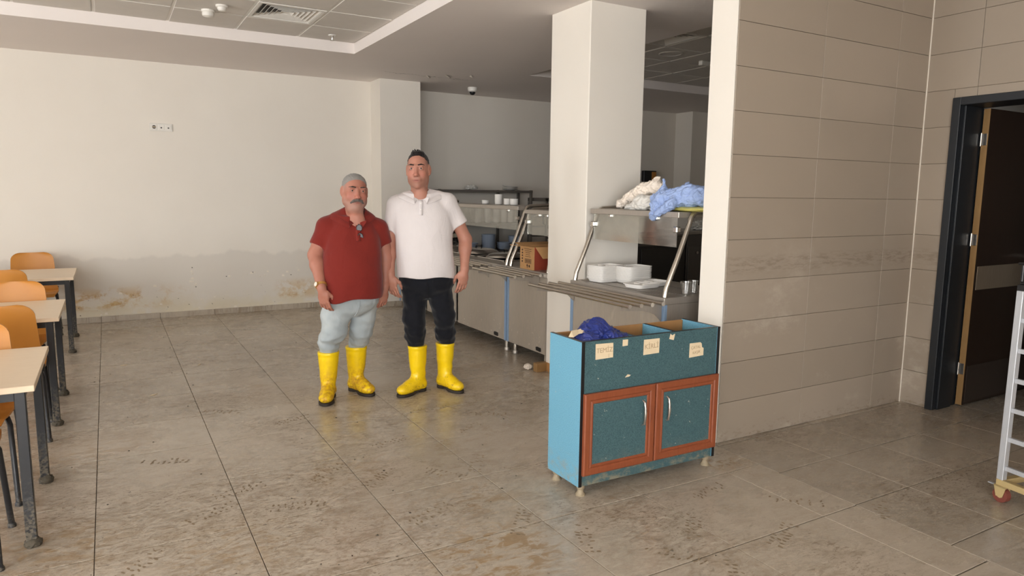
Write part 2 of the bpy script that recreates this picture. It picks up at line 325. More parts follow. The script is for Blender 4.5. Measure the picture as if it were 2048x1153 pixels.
# ------------------------------------------------------------------ mesh helpers
class MB:
    def __init__(self): self.v = []; self.f = []; self.mi = []
    def add(self, vs, fs, mi=0):
        o = len(self.v); self.v += [tuple(p) for p in vs]
        for f in fs: self.f.append(tuple(i+o for i in f)); self.mi.append(mi)
        return self
    def box(self, x0, x1, y0, y1, z0, z1, mi=0):
        return self.add([(x0, y0, z0), (x1, y0, z0), (x1, y1, z0), (x0, y1, z0), (x0, y0, z1), (x1, y0, z1), (x1, y1, z1), (x0, y1, z1)],
                        [(0, 3, 2, 1), (4, 5, 6, 7), (0, 1, 5, 4), (1, 2, 6, 5), (2, 3, 7, 6), (3, 0, 4, 7)], mi)
    def rbox(self, x0, x1, y0, y1, z0, z1, r=0.004, seg=1, mi=0):
        bm = bmesh.new(); bmesh.ops.create_cube(bm, size=1)
        for v in bm.verts: v.co = Vector(((x0+x1)/2+v.co.x*(x1-x0), (y0+y1)/2+v.co.y*(y1-y0), (z0+z1)/2+v.co.z*(z1-z0)))
        bmesh.ops.bevel(bm, geom=bm.edges[:], offset=r, segments=seg, affect='EDGES', profile=0.6)
        bm.verts.index_update()
        self.add([v.co[:] for v in bm.verts], [[v.index for v in f.verts] for f in bm.faces], mi); bm.free(); return self
    def tube(self, pts, r, seg=10, caps=True, mi=0):
        pts = [Vector(p) for p in pts]; n = len(pts); rs = r if isinstance(r, (list, tuple)) else [r]*n
        vs = []; ref = None
        for i, p in enumerate(pts):
            t = (pts[min(i+1, n-1)]-pts[max(i-1, 0)]).normalized()
            if ref is None: ref = Vector((0, 0, 1)) if abs(t.z) < 0.9 else Vector((1, 0, 0))
            a = t.cross(ref).normalized(); b = t.cross(a).normalized(); ref = -b if False else ref - t*ref.dot(t)
            if ref.length < 1e-4: ref = b
            for k in range(seg):
                w = 2*math.pi*k/seg; vs.append(p+a*(rs[i]*math.cos(w))+b*(rs[i]*math.sin(w)))
        fs = []
        for i in range(n-1):
            for k in range(seg):
                k2 = (k+1) % seg; fs.append((i*seg+k, i*seg+k2, (i+1)*seg+k2, (i+1)*seg+k))
        if caps: fs += [tuple(range(seg))[::-1], tuple((n-1)*seg+k for k in range(seg))]
        return self.add(vs, fs, mi)
    def lathe(self, prof, c=(0, 0, 0), seg=20, mi=0):
        """prof: list of (r, z)"""
        vs = []; fs = []
        for (r, z) in prof:
            for k in range(seg):
                w = 2*math.pi*k/seg; vs.append((c[0]+r*math.cos(w), c[1]+r*math.sin(w), c[2]+z))
        for i in range(len(prof)-1):
            for k in range(seg):
                k2 = (k+1) % seg; fs.append((i*seg+k, i*seg+k2, (i+1)*seg+k2, (i+1)*seg+k))
        fs.append(tuple(range(seg))[::-1]); fs.append(tuple((len(prof)-1)*seg+k for k in range(seg)))
        return self.add(vs, fs, mi)
    def prism(self, poly, axis, a, b, mi=0):
        """poly: 2D points; axis 'x','y','z' is the extrusion axis from a to b"""
        def P(u, v, w): return {'x': (w, u, v), 'y': (u, w, v), 'z': (u, v, w)}[axis]
        n = len(poly)
        vs = [P(u, v, a) for u, v in poly]+[P(u, v, b) for u, v in poly]
        fs = [tuple(range(n))[::-1], tuple(range(n, 2*n))]+[(i, (i+1) % n, n+(i+1) % n, n+i) for i in range(n)]
        return self.add(vs, fs, mi)
    def mesh(self, name, mats, smooth=False):
        me = bpy.data.meshes.new(name); me.from_pydata(self.v, [], self.f)
        for m in (mats if isinstance(mats, (list, tuple)) else [mats]): me.materials.append(m)
        me.polygons.foreach_set('material_index', self.mi)
        bm = bmesh.new(); bm.from_mesh(me); bmesh.ops.recalc_face_normals(bm, faces=bm.faces[:]); bm.to_mesh(me); bm.free()
        if smooth: shade(me)
        return me
def shade(me, ang=0.7):
    me.polygons.foreach_set('use_smooth', [True]*len(me.polygons))
    me.set_sharp_from_angle(angle=ang)
def link(name, me, parent=None, loc=None, rz=0.0):
    o = bpy.data.objects.new(name, me); COL.objects.link(o)
    if parent is not None: o.parent = parent
    if loc is not None: o.location = loc
    if rz: o.rotation_euler[2] = rz
    return o
def part(name, mb, mat, parent=None, smooth=False, loc=None, rz=0.0):
    return link(name, mb.mesh(name, mat, smooth), parent, loc, rz)
def tag(o, label, cat, group=None, kind=None):
    o['label'] = label; o['category'] = cat
    if group: o['group'] = group
    if kind: o['kind'] = kind
    return o
def thing(name, label, cat, loc=(0, 0, 0), rz=0.0, group=None, kind=None):
    o = bpy.data.objects.new(name, None); COL.objects.link(o); o.location = loc; o.rotation_euler[2] = rz
    o.empty_display_size = 0.1
    return tag(o, label, cat, group, kind)
def copy_tree(o, parent=None):
    c = o.copy(); COL.objects.link(c); c.parent = parent
    for ch in o.children: copy_tree(ch, c)
    return c
def text_mesh(txt, size, mat, align='CENTER', extr=0.0004):
    cu = bpy.data.curves.new('lettering', 'FONT'); cu.body = txt; cu.size = size; cu.align_x = align; cu.align_y = 'CENTER'; cu.extrude = extr
    ob = bpy.data.objects.new('lettering', cu); COL.objects.link(ob)
    dg = bpy.context.evaluated_depsgraph_get(); me = bpy.data.meshes.new_from_object(ob.evaluated_get(dg))
    bpy.data.objects.remove(ob); bpy.data.curves.remove(cu); me.materials.clear(); me.materials.append(mat); return me
def blob(c, r, seed, amp=0.25, freq=2.2, sub=4, ridge=True, flat=None):
    """a crumpled lump (film, cloth, mud): an icosphere folded by noise"""
    bm = bmesh.new(); bmesh.ops.create_icosphere(bm, subdivisions=sub, radius=1)
    off = Vector((seed*3.17, seed*1.31, seed*7.7)); mb = MB()
    for v in bm.verts:
        p = v.co.copy(); q = p*freq+off
        a = noise.noise(q); b2 = noise.noise(q*2.3+Vector((5, 1, 2))); e = noise.noise(q*5.1)
        d = (1-abs(a)*2.2)*0.6+(1-abs(b2)*2)*0.3+e*0.18 if ridge else a+0.5*b2
        p *= 1+amp*(d-0.35)
        p = Vector((p.x*r[0], p.y*r[1], p.z*r[2]))
        if flat is not None and p.z < flat: p.z = flat+(p.z-flat)*0.08
        v.co = p+Vector(c)
    bm.verts.index_update()
    mb.add([v.co[:] for v in bm.verts], [[v.index for v in f.verts] for f in bm.faces]); bm.free(); return mb

# ------------------------------------------------------------------ the setting
ZC, ZT = 2.94, 3.05
def structure(name, mb, mat, label, cat='structure', parent=None):
    o = part(name, mb, mat, parent)
    if parent is None: tag(o, label, cat, None, 'structure')
    return o
floor = structure('floor', MB().box(-4.9, 10.2, FY-0.25, 9.7, -0.12, -0.006), M['grout'], 'wet muddy grey porcelain tile floor of the hall', 'floor')
def seen(x, y, z=0.0, mg=0.06):
    d = Vector((x, y, z-EYE)); w = d.dot(fw)
    if w < 0.15: return False
    u = d.dot(rt)/w*F_PX/1024; v = d.dot(up)/w*F_PX/576.5
    return abs(u) < 1+mg and abs(v) < 1+mg
OX, OY = -0.1265, 4.3781
cells = []
G = 0.0017; GY = 0.0032
for i in range(-7, 16):
    for j in range(-9, 15):
        x0, x1 = OX+0.6*i, OX+0.6*(i+1); y1, y0 = OY-0.6*j, OY-0.6*(j+1)
        if x0 > 2.8 and y0 < 2.9: continue
        if x0 < -4.5 or x1 > 9.9 or y1 < -4.4 or y0 > 9.55: continue
        if y1 > 9.47: y1 = 9.47
        cells.append((x0, x1, y0, y1))
AX5, AX6 = OX+0.6*5, 3.125
ytop = OY-0.6*2
for j in range(2, 15):
    y1, y0 = OY-0.6*j, OY-0.6*(j+1)
    cells.append((AX5, AX6, y0, y1))
for i in range(0, 11):
    for j in range(0, 17):
        y1 = min(1.526+0.4555*(4-j), 3.17); y0 = 1.526+0.4555*(3-j)
        if y1-y0 < 0.05: continue
        cells.append((AX6+0.4485*i, AX6+0.4485*(i+1), y0, y1))
rest = MB(); cache = {}
ntile = 0
for (x0, x1, y0, y1) in cells:
    cx, cy = (x0+x1)/2, (y0+y1)/2
    vis = any(seen(a, b) for a in (x0, cx, x1) for b in (y0, cy, y1))
    hid = (cy > 9.2 and cx < 3.1) or (cx > 4.0 and cy > 3.0)
    if not vis or hid or ntile >= 298:
        rest.box(x0+G, x1-G, y0+GY, y1-GY, -0.01, 0); continue
    k = (round(x1-x0, 3), round(y1-y0, 3))
    if k not in cache:
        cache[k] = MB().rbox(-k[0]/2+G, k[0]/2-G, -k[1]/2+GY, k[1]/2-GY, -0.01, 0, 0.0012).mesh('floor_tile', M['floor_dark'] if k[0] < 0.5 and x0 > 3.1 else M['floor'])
    link('floor_tile', cache[k], floor, (cx, cy, random.uniform(-0.0006, 0.0004))); ntile += 1
ro = part('floor_tiles_rest', rest, M['floor'], floor); ro['kind'] = 'stuff'

# walls
WB = 9.118
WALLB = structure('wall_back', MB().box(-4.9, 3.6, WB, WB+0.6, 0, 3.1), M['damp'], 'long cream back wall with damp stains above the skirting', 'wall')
for k in range(46):
    fx, fz = random.choice([(random.uniform(1.15, 1.75), random.uniform(0.44, 0.50)), (random.uniform(0.80, 0.88), random.uniform(0.30, 0.62)), (random.uniform(-0.2, 2.9), random.uniform(0.08, 0.40)), (random.uniform(-0.2, 3.0), random.uniform(0.068, 0.10)), (random.uniform(1.9, 2.5), random.uniform(0.40, 0.5))])
    q = random.uniform(0.008, 0.02) if k % 7 else 0.007
    part('paint_flake', MB().add([(-q, -0.0008, -q*0.5), (q, -0.001, -q*0.7), (q*0.8, -0.007, q*0.5), (-q*0.6, -0.004, q*0.8), (-q, 0.0005, -q*0.5), (q, 0.0005, -q*0.7), (q*0.8, 0.0005, q*0.5), (-q*0.6, 0.0005, q*0.8)], [(0, 1, 2, 3), (7, 6, 5, 4), (0, 3, 7, 4), (3, 2, 6, 7), (2, 1, 5, 6), (1, 0, 4, 5)]), M['white_trim'] if k % 7 else M['mud'], WALLB, False, (fx, WB-0.0005, fz))
structure('wall_kitchen', MB().box(3.55, 10.2, 9.47, 9.7, 0, 3.1), M['wall'], 'shaded cream wall behind the kitchen shelving', 'wall')
structure('wall_pier', MB().box(3.09, 3.64, 8.745, 9.50, 0, ZC+0.02), M['wall'], 'cream pier at the end of the back wall', 'wall')
structure('wall_pier_kitchen', MB().box(8.78, 9.5, 9.06, 9.5, 0, ZC+0.02), M['wall'], 'pale pier in the far kitchen corner', 'wall')
structure('wall_kitchen_side', MB().box(10.0, 10.2, 3.14, 9.7, 0, 3.1), M['wall'], 'kitchen side wall out of view', 'wall')
structure('wall_column', MB().rbox(3.2, 3.735, 4.405, 4.935, 0, ZC+0.02, 0.006), M['wall'], 'white square column between the two serving counters', 'column')
wl = MB(); prev = FY-0.2
wl.box(-4.8, -4.6, FY-0.2, 9.7, -0.1, WZ0); wl.box(-4.8, -4.6, FY-0.2, 9.7, WZ1, 3.3)
for (a, b) in WINDOWS+[(9.7, 9.7)]:
    if a > prev: wl.box(-4.8, -4.6, prev, a, WZ0, WZ1)
    prev = b
structure('wall_left', wl, M['wall'], 'left wall with large windows, out of view', 'wall')
for k, (a, b) in enumerate(WINDOWS):
    w = thing('window_%d' % (k+1), 'large white window in the left wall, number %d from the front' % (k+1), 'window', (-4.7, (a+b)/2, WZ0), 0, None, 'structure')
    h = (b-a)/2; mbw = MB()
    mbw.box(-0.03, 0.03, -h, h, 0, 0.05).box(-0.03, 0.03, -h, h, WZ1-WZ0-0.05, WZ1-WZ0).box(-0.03, 0.03, -h, -h+0.05, 0.05, WZ1-WZ0-0.05).box(-0.03, 0.03, h-0.05, h, 0.05, WZ1-WZ0-0.05).box(-0.03, 0.03, -0.03, 0.03, 0.05, WZ1-WZ0-0.05)
    part('window_frame', mbw, M['white_pl'], w)
wf = MB().box(-4.8, 5.4, FY-0.2, FY, -0.1, WZ0).box(-4.8, 5.4, FY-0.2, FY, WZ1, 3.3); prev = -4.8
for (a, b) in ADDED_FRONT_WINDOWS+[(5.4, 5.4)]:
    wf.box(prev, a, FY-0.2, FY, WZ0, WZ1); prev = b
structure('wall_front', wf, M['wall'], 'wall behind the camera with added windows', 'wall')
for k, (a, b) in enumerate(ADDED_FRONT_WINDOWS):
    w = thing('window_%d' % (k+11), 'white window added behind the camera for frontal light, number %d from the left corner' % (k+1), 'window', ((a+b)/2, FY-0.1, WZ0), 0, None, 'structure')
    h = (b-a)/2; H_ = WZ1-WZ0
    part('window_frame', MB().box(-h, h, -0.03, 0.03, 0, 0.05).box(-h, h, -0.03, 0.03, H_-0.05, H_).box(-h, -h+0.05, -0.03, 0.03, 0.05, H_-0.05).box(h-0.05, h, -0.03, 0.03, 0.05, H_-0.05).box(-0.03, 0.03, -0.03, 0.03, 0.05, H_-0.05), M['white_pl'], w)

# tiled partition (its west end is plastered) and tiled right wall with the doorway
PX0, PX1, PY0, PY1 = 3.165, 5.06, 2.935, 3.14
wp = structure('wall_partition', MB().box(PX0, 10.0, PY0+0.008, PY1, 0, ZC+0.02), M['wall'], 'beige tiled partition wall with a white plastered end', 'wall')
gp = part('tile_bed', MB().box(PX0+0.012, PX1, PY0+0.004, PY0+0.0085, 0, ZC), M['wgrout'], wp)
tcache = {}
def wtile(parent, axis, a0, a1, z0, z1, plane):
    k = (axis, round(a1-a0, 3), round(z1-z0, 3)); g = 0.0013
    if k not in tcache:
        w, h = k[1]/2-g, k[2]/2-g
        mb = MB().rbox(-w, w, 0, 0.008, -h, h, 0.0012) if axis == 'y' else MB().rbox(0, 0.008, -w, w, -h, h, 0.0012)
        tcache[k] = mb.mesh('wall_tile', M['walltile'])
    j = random.uniform(-0.0006, 0.0006)
    c = ((a0+a1)/2, plane+j, (z0+z1)/2) if axis == 'y' else (plane+j, (a0+a1)/2, (z0+z1)/2)
    link('wall_tile', tcache[k], parent, c)
for r in range(12):
    z0, z1 = 0.25*r, min(0.25*(r+1), ZC)
    for (a, b) in ((PX0, 3.925), (3.925, 4.70), (4.70, PX1-0.004)): wtile(wp, 'y', a, b, z0, z1, PY0-0.003)
DY0, DY1, DZ = 1.66, 2.737, 2.19        # door opening incl. casing
wr_m = MB().box(PX1+0.008, PX1+0.26, DY1-0.02, PY0+0.008, 0, 3.1).box(PX1+0.008, PX1+0.26, DY0+0.02, DY1-0.02, DZ-0.02, 3.1).box(PX1+0.008, PX1+0.26, FY-0.2, DY0+0.02, 0, 3.1)
wr = structure('wall_right', wr_m, M['wgrout'], 'right wall in pinkish beige tiles around the doorway', 'wall')
for r in range(12):
    z0, z1 = 0.25*r, min(0.25*(r+1), ZC)
    def run(a, b):
        if b-a > 0.02: wtile(wr, 'x', a, b, z0, z1, PX1)
    lim = [2.593-0.78*k for k in range(9)]
    prev = PY0-0.003
    for L in lim:
        a, b = L, prev; prev = L
        if z1 <= DZ+0.001 or z0 < DZ-0.1:
            if z0 >= DZ-0.001: run(a, b); continue
            zz1 = z1
            if b > DY1: 
                run(max(a, DY1), b)
            if a < DY0: run(a, min(b, DY0))
        else: run(a, b)
# course above the lintel that is cut by the frame
for (a, b) in ((2.593, DY1), (1.813, 2.593), (DY0, 1.813)): wtile(wr, 'x', a, b, DZ, 2.25, PX1)
structure('trim_1', MB().box(PX1-0.006, PX1+0.002, PY0-0.008, PY0, 0.0, ZC), M['white_trim'], 'white sealant bead in the tiled corner', 'trim')
# room beyond the door
structure('wall_corridor', MB().box(PX1+0.26, 10.2, -0.2, 0.0, 0, 3.1).box(9.9, 10.2, 0, 3.0, 0, 3.1), M['wall'], 'dim corridor walls beyond the doorway', 'wall')
d1 = thing('door_1', 'dark brown door standing open in an anthracite frame', 'door', (0, 0, 0), 0, None, 'structure')
CW = 0.053
part('door_frame', MB().rbox(PX1-0.02, PX1+0.285, DY1-CW, DY1, 0, DZ, 0.003).rbox(PX1-0.02, PX1+0.285, DY0, DY0+CW, 0, DZ, 0.003).rbox(PX1-0.02, PX1+0.285, DY0+CW, DY1-CW, DZ-CW, DZ, 0.003)
     .rbox(PX1+0.03, PX1+0.20, DY1-CW-0.014, DY1-CW, 0, DZ-CW, 0.003).rbox(PX1+0.03, PX1+0.20, DY0+CW, DY0+CW+0.014, 0, DZ-CW, 0.003), M['anth'], d1)
LX, LY0, LY1 = PX1+0.27, 2.632, 2.674
leaf = part('door_leaf', MB().box(LX+0.002, LX+0.95, LY0, LY1, 0.012, 2.13), M['doorwood'], d1)
part('leaf_edge', MB().box(LX-0.001, LX+0.002, LY0, LY1, 0.012, 2.13), M['dooredge'], leaf)
part('scuff_plate', MB().rbox(LX+0.03, LX+0.9, LY0-0.003, LY0, 0.86, 1.03, 0.001), M['scuff'], leaf)
part('kick_plate', MB().rbox(LX+0.03, LX+0.9, LY0-0.002, LY0, 0.03, 0.30, 0.0008), M['kick'], leaf)
part('door_handle', MB().tube([(LX+0.86, LY0-0.001, 1.08), (LX+0.86, LY0-0.05, 1.08), (LX+0.74, LY0-0.05, 1.08)], 0.009, 8), M['chrome'], leaf, True)
for z in (0.28, 1.22, 1.92):
    hg = MB().rbox(LX-0.004, LX-0.001, LY0+0.006, LY1-0.004, z-0.04, z+0.04, 0.001)
    hg.tube([(LX-0.006, LY1, z-0.045), (LX-0.006, LY1, z+0.045)], 0.006, 8)
    part('hinge', hg, M['chrome'], d1)

# skirting pieces along the back wall and the piers
bb = structure('baseboard_back', MB().box(-4.6, 3.09, WB-0.004, WB, 0, 0.062), M['grout'], 'grey tile skirting along the stained back wall', 'baseboard')
for i in range(-7, 6):
    a, b = OX+0.6*i, OX+0.6*(i+1)
    if a < -4.6: continue
    b = min(b, 3.09); h = 0.066+random.uniform(-0.002, 0.003)
    part('skirting_tile', MB().rbox(a+0.0015, b-0.0015, WB-0.013, WB-0.004, 0, h, 0.0015), M['floor'], bb)
bp = structure('baseboard_pier', MB().rbox(3.079, 3.089, 8.735, WB-0.013, 0, 0.07, 0.002).rbox(3.079, 3.64, 8.734, 8.744, 0, 0.07, 0.002), M['floor'], 'grey tile skirting around the pier', 'baseboard')
bc = structure('baseboard_column', MB().rbox(3.188, 3.199, 4.39, 4.95, 0, 0.075, 0.002).rbox(3.188, 3.735, 4.392, 4.404, 0, 0.075, 0.002).rbox(3.188, 3.735, 4.936, 4.948, 0, 0.075, 0.002), M['mdf'], 'tan skirting round the square column', 'baseboard')

# ceiling: flat soffit with two sunken tile fields
sf = MB()
for (x0, x1, y0, y1) in ((-4.8, -4.0, FY-0.2, 9.7), (-4.0, 2.335, 7.39, 9.7), (-4.0, 2.335, FY-0.2, -2.4), (2.335, 4.55, FY-0.2, 9.7), (4.55, 8.2, 7.5, 9.7), (4.55, 8.2, FY-0.2, 3.3), (8.2, 10.2, FY-0.2, 9.7)):
    sf.box(x0, x1, y0, y1, ZC, 3.3)
sf.box(-4.0, 2.335, -2.4, 7.39, 3.12, 3.3); sf.box(4.55, 8.2, 3.3, 7.5, 3.12, 3.3)
ceil = structure('ceiling', sf, M['soffit'], 'white plaster soffit with sunken tiled fields', 'ceiling')
CT = 0.5855
ctile = MB().rbox(-CT/2+0.012, CT/2-0.012, -CT/2+0.012, CT/2-0.012, -0.006, 0.012, 0.003).mesh('ceiling_tile', M['ceiltile'])
def field(X0, X1, Y0, Y1, skip=()):
    gr = MB(); nx = int(math.ceil((X1-X0)/CT)); ny = int(math.ceil((Y1-Y0)/CT))
    for i in range(nx):
        xa = X1-CT*(i+1) if X0 < 0 else X0+CT*i
        for j in range(ny):
            ya = Y1-CT*(j+1)
            if xa < X0-0.01 or xa+CT > X1+0.01 or ya < Y0-0.01: continue
            if (i, j) in skip: continue
            o = link('ceiling_tile', ctile, ceil, (xa+CT/2, ya+CT/2, ZT+random.uniform(0, 0.002)))
            o.rotation_euler = (random.uniform(-1, 1)*0.004, random.uniform(-1, 1)*0.004, 0)
    for i in range(nx+1):
        x = X1-CT*i if X0 < 0 else X0+CT*i
        if X0-0.01 < x < X1+0.01: gr.box(x-0.011, x+0.011, Y0, Y1, ZT+0.001, ZT+0.012)
    for j in range(ny+1):
        y = Y1-CT*j
        if Y0 < y < Y1+0.01: gr.box(X0, X1, y-0.011, y+0.011, ZT+0.0005, ZT+0.0125)
    gr.box(X0, X1, Y0, Y1, ZT+0.03, ZT+0.035)
    part('ceiling_grid', gr, M['white_pl'], ceil)
field(-4.0, 2.335, -2.4, 7.39, ((1, 1),))
field(4.55, 8.2, 3.3, 7.5, ((0, 3),))
def diffuser(cx, cy, label):
    t = thing('ceiling_vent', label, 'vent', (cx, cy, ZT))
    a = CT/2-0.013
    part('frame', MB().box(-a, a, -a, -a+0.03, -0.008, 0).box(-a, a, a-0.03, a, -0.008, 0).box(-a, -a+0.03, -a+0.03, a-0.03, -0.008, 0).box(a-0.03, a, -a+0.03, a-0.03, -0.008, 0), M['white_pl'], t)
    part('backing', MB().box(-a+0.02, a-0.02, -a+0.02, a-0.02, 0.022, 0.026), M['void'], t)
    r1 = a-0.035; k = 0
    while r1 > 0.03:
        r0 = r1-0.026; mb = MB()       # sloping square louvre ring
        o = [(-r1, -r1, -0.004), (r1, -r1, -0.004), (r1, r1, -0.004), (-r1, r1, -0.004)]
        i = [(-r0, -r0, 0.02), (r0, -r0, 0.02), (r0, r0, 0.02), (-r0, r0, 0.02)]
        o2 = [(x, y, z+0.003) for x, y, z in o]; i2 = [(x, y, z+0.003) for x, y, z in i]
        mb.add(o+i+o2+i2, [(q, (q+1) % 4, 4+(q+1) % 4, 4+q) for q in range(4)]+[(8+(q+1) % 4, 8+q, 12+q, 12+(q+1) % 4) for q in range(4)]+[((q+1) % 4, q, 8+q, 8+(q+1) % 4) for q in range(4)]+[(4+q, 4+(q+1) % 4, 12+(q+1) % 4, 12+q) for q in range(4)])
        part('louvre', mb, M['white_pl'], t); r1 -= 0.038; k += 1
    return t
diffuser(2.335-CT*1.5, 7.39-CT*1.5, 'square louvred air vent in the hall ceiling tiles')
diffuser(4.55+CT*0.5, 7.5-CT*3.5, 'louvred air vent in the dark kitchen ceiling, nearest the column')
# ------------------------------------------------------------------ distance-field modelling
def warp(c, r, hx):
    c = np.array(c, float); r = np.array(r, float)*1.0
    c[0] *= hx; r[0] *= hx
    if c[2] < 0: c[2] *= 1.15; r[2] *= 1.06
    elif c[2] > 0.03: c[2] *= 0.91; r[2] *= 0.91
    return c, r
class Field:
    """signed distance grid; primitives are blended in only near themselves"""
    def __init__(self, lo, hi, h):
        self.lo = np.array(lo, np.float32); self.h = h
        self.n = np.ceil((np.array(hi)-np.array(lo))/h).astype(int)+1
        self.D = np.full(self.n, 1.0, np.float32)
    def sub(self, lo, hi):
        a = np.clip(np.floor((np.array(lo)-self.lo)/self.h).astype(int), 0, self.n-1)
        b = np.clip(np.ceil((np.array(hi)-self.lo)/self.h).astype(int)+1, 1, self.n)
        sl = tuple(slice(i, j) for i, j in zip(a, b))
        ax = [self.lo[k]+self.h*np.arange(a[k], b[k], dtype=np.float32) for k in range(3)]
        return sl, ax[0][:, None, None], ax[1][None, :, None], ax[2][None, None, :]
    def put(self, sl, d, k, op='add'):
        A = self.D[sl]
        if op == 'add':
            if k > 0:
                hh = np.clip(0.5+0.5*(A-d)/k, 0, 1); self.D[sl] = A+(d-A)*hh-k*hh*(1-hh)
            else: self.D[sl] = np.minimum(A, d)
        elif op == 'sub':
            if k > 0:
                hh = np.clip(0.5-0.5*(A+d)/k, 0, 1); self.D[sl] = A+(-d-A)*hh+k*hh*(1-hh)
            else: self.D[sl] = np.maximum(A, -d)
    def ell(self, c, r, k=0.02, R=None, op='add', M4=None):
        """ellipsoid; R: 3x3 local axes (columns); M4=(R,t,s) places head-space primitives"""
        c = np.array(c, float); r = np.array(r, float); Rm = np.eye(3) if R is None else np.array(R)
        if M4 is not None:
            if len(M4) > 3: c, r = warp(c, r, M4[3])
            c = M4[0] @ (c*M4[2])+M4[1]; r = r*M4[2]; Rm = M4[0] @ Rm
        ext = np.sqrt(((Rm*r)**2).sum(1))+k+2.5*self.h
        sl, X, Y, Z = self.sub(c-ext, c+ext)
        x, y, z = X-c[0], Y-c[1], Z-c[2]
        u = [(Rm[0, i]*x+Rm[1, i]*y+Rm[2, i]*z)/r[i] for i in range(3)]
        k0 = np.sqrt(u[0]**2+u[1]**2+u[2]**2); k1 = np.sqrt((u[0]/r[0])**2+(u[1]/r[1])**2+(u[2]/r[2])**2)
        self.put(sl, (k0*(k0-1)/np.maximum(k1, 1e-6)).astype(np.float32), k, op)
    def cap(self, a, b, ra, rb, k=0.02, op='add', cut=None, M4=None, fold=None):
        a = np.array(a, float); b = np.array(b, float)
        if M4 is not None:
            if len(M4) > 3: a = warp(a, (1, 1, 1), M4[3])[0]; b = warp(b, (1, 1, 1), M4[3])[0]
            a = M4[0] @ (a*M4[2])+M4[1]; b = M4[0] @ (b*M4[2])+M4[1]; ra *= M4[2]; rb *= M4[2]
        m = max(ra, rb)+k+2.5*self.h
        sl, X, Y, Z = self.sub(np.minimum(a, b)-m, np.maximum(a, b)+m)
        d = b-a; L = max(d @ d, 1e-9)
        t = np.clip(((X-a[0])*d[0]+(Y-a[1])*d[1]+(Z-a[2])*d[2])/L, 0, 1)
        q = np.sqrt((X-a[0]-t*d[0])**2+(Y-a[1]-t*d[1])**2+(Z-a[2]-t*d[2])**2)-(ra+t*(rb-ra))
        if fold is not None: q = q+fold(X, Y, Z)
        if cut is not None:       # (point, normal): keep the side against the normal
            p, n = np.array(cut[0]), np.array(cut[1]); n = n/np.linalg.norm(n)
            q = np.maximum(q, (X-p[0])*n[0]+(Y-p[1])*n[1]+(Z-p[2])*n[2])
        self.put(sl, q.astype(np.float32), k, op)
    def loft(self, rows, k=0.02, fold=None, pw=2.3, hem=None, top=None, op='add'):
        """rows: (z, cx, cy, half width, half depth), ascending z"""
        rows = np.array(rows, float); zs = rows[:, 0]
        m = k+3*self.h
        lo = (min(rows[:, 1]-rows[:, 3])-m, min(rows[:, 2]-rows[:, 4])-m, zs[0]-m); hi = (max(rows[:, 1]+rows[:, 3])+m, max(rows[:, 2]+rows[:, 4])+m, zs[-1]+m)
        sl, X, Y, Z = self.sub(lo, hi); zz = Z.ravel()
        def ip(i):
            # smooth (cosine-eased cubic) interpolation
            f = np.interp(zz, zs, rows[:, i]); g = np.interp(np.clip(zz, zs[0], zs[-1])+0.02, zs, rows[:, i]); e = np.interp(np.clip(zz, zs[0], zs[-1])-0.02, zs, rows[:, i])
            return ((f*2+g+e)/4)[None, None, :].astype(np.float32)
        cx, cy, a, b = ip(1), ip(2), ip(3), ip(4)
        rr = (np.abs((X-cx)/a)**pw+np.abs((Y-cy)/b)**pw)**(1/pw)
        d = (rr-1)*np.minimum(a, b)
        if fold is not None: d = d+fold(X, Y, Z)
        d = np.maximum(d, np.maximum(zs[0]-Z if hem is None else hem(X, Y)-Z, Z-(zs[-1] if top is None else top)))
        self.put(sl, d.astype(np.float32), k, op)
    def half(self, p, n, k=0.0):
        """keep only the side against normal n"""
        sl, X, Y, Z = self.sub(self.lo, self.lo+self.h*self.n); n = np.array(n, float); n /= np.linalg.norm(n)
        d = (X-p[0])*n[0]+(Y-p[1])*n[1]+(Z-p[2])*n[2]
        self.D[sl] = np.maximum(self.D[sl], d.astype(np.float32))
    def surface(self, relax=1):
        D = self.D; D[0] = D[-1] = 1; D[:, 0] = D[:, -1] = 1; D[:, :, 0] = D[:, :, -1] = 1
        S = D < 0
        cnt = np.zeros(np.array(D.shape)-1, np.int8)
        for o in np.ndindex(2, 2, 2): cnt += S[o[0]:S.shape[0]-1+o[0], o[1]:S.shape[1]-1+o[1], o[2]:S.shape[2]-1+o[2]]
        act = (cnt > 0) & (cnt < 8); ids = np.argwhere(act); idx = np.full(act.shape, -1, np.int32); idx[act] = np.arange(len(ids))
        acc = np.zeros((len(ids), 3)); num = np.zeros(len(ids))
        cor = [np.array(o) for o in np.ndindex(2, 2, 2)]
        val = {tuple(o): D[ids[:, 0]+o[0], ids[:, 1]+o[1], ids[:, 2]+o[2]] for o in cor}
        for o in cor:
            for ax in range(3):
                if o[ax]: continue
                p = o.copy(); p[ax] = 1; da, db = val[tuple(o)], val[tuple(p)]
                m = (da < 0) != (db < 0); t = np.where(m, da/np.where(m, da-db, 1), 0)
                pos = np.tile(o.astype(float), (len(ids), 1)); pos[:, ax] += t
                acc += pos*m[:, None]; num += m
        V = self.lo+self.h*(ids+acc/num[:, None])
        Q = []
        for ax in range(3):
            s0 = [slice(1, n-1) for n in D.shape]; s0[ax] = slice(0, D.shape[ax]-1); s1 = list(s0); s1[ax] = slice(1, D.shape[ax])
            a, b = S[tuple(s0)], S[tuple(s1)]; e = np.argwhere(a != b); fl = a[tuple(e.T)]
            g = e.copy()
            for q in range(3):
                if q != ax: g[:, q] += 1
            u, v = (ax+1) % 3, (ax+2) % 3
            def cell(du, dv):
                c = g.copy(); c[:, u] -= du; c[:, v] -= dv; return idx[c[:, 0], c[:, 1], c[:, 2]]
            q4 = np.stack([cell(1, 1), cell(0, 1), cell(0, 0), cell(1, 0)], 1)
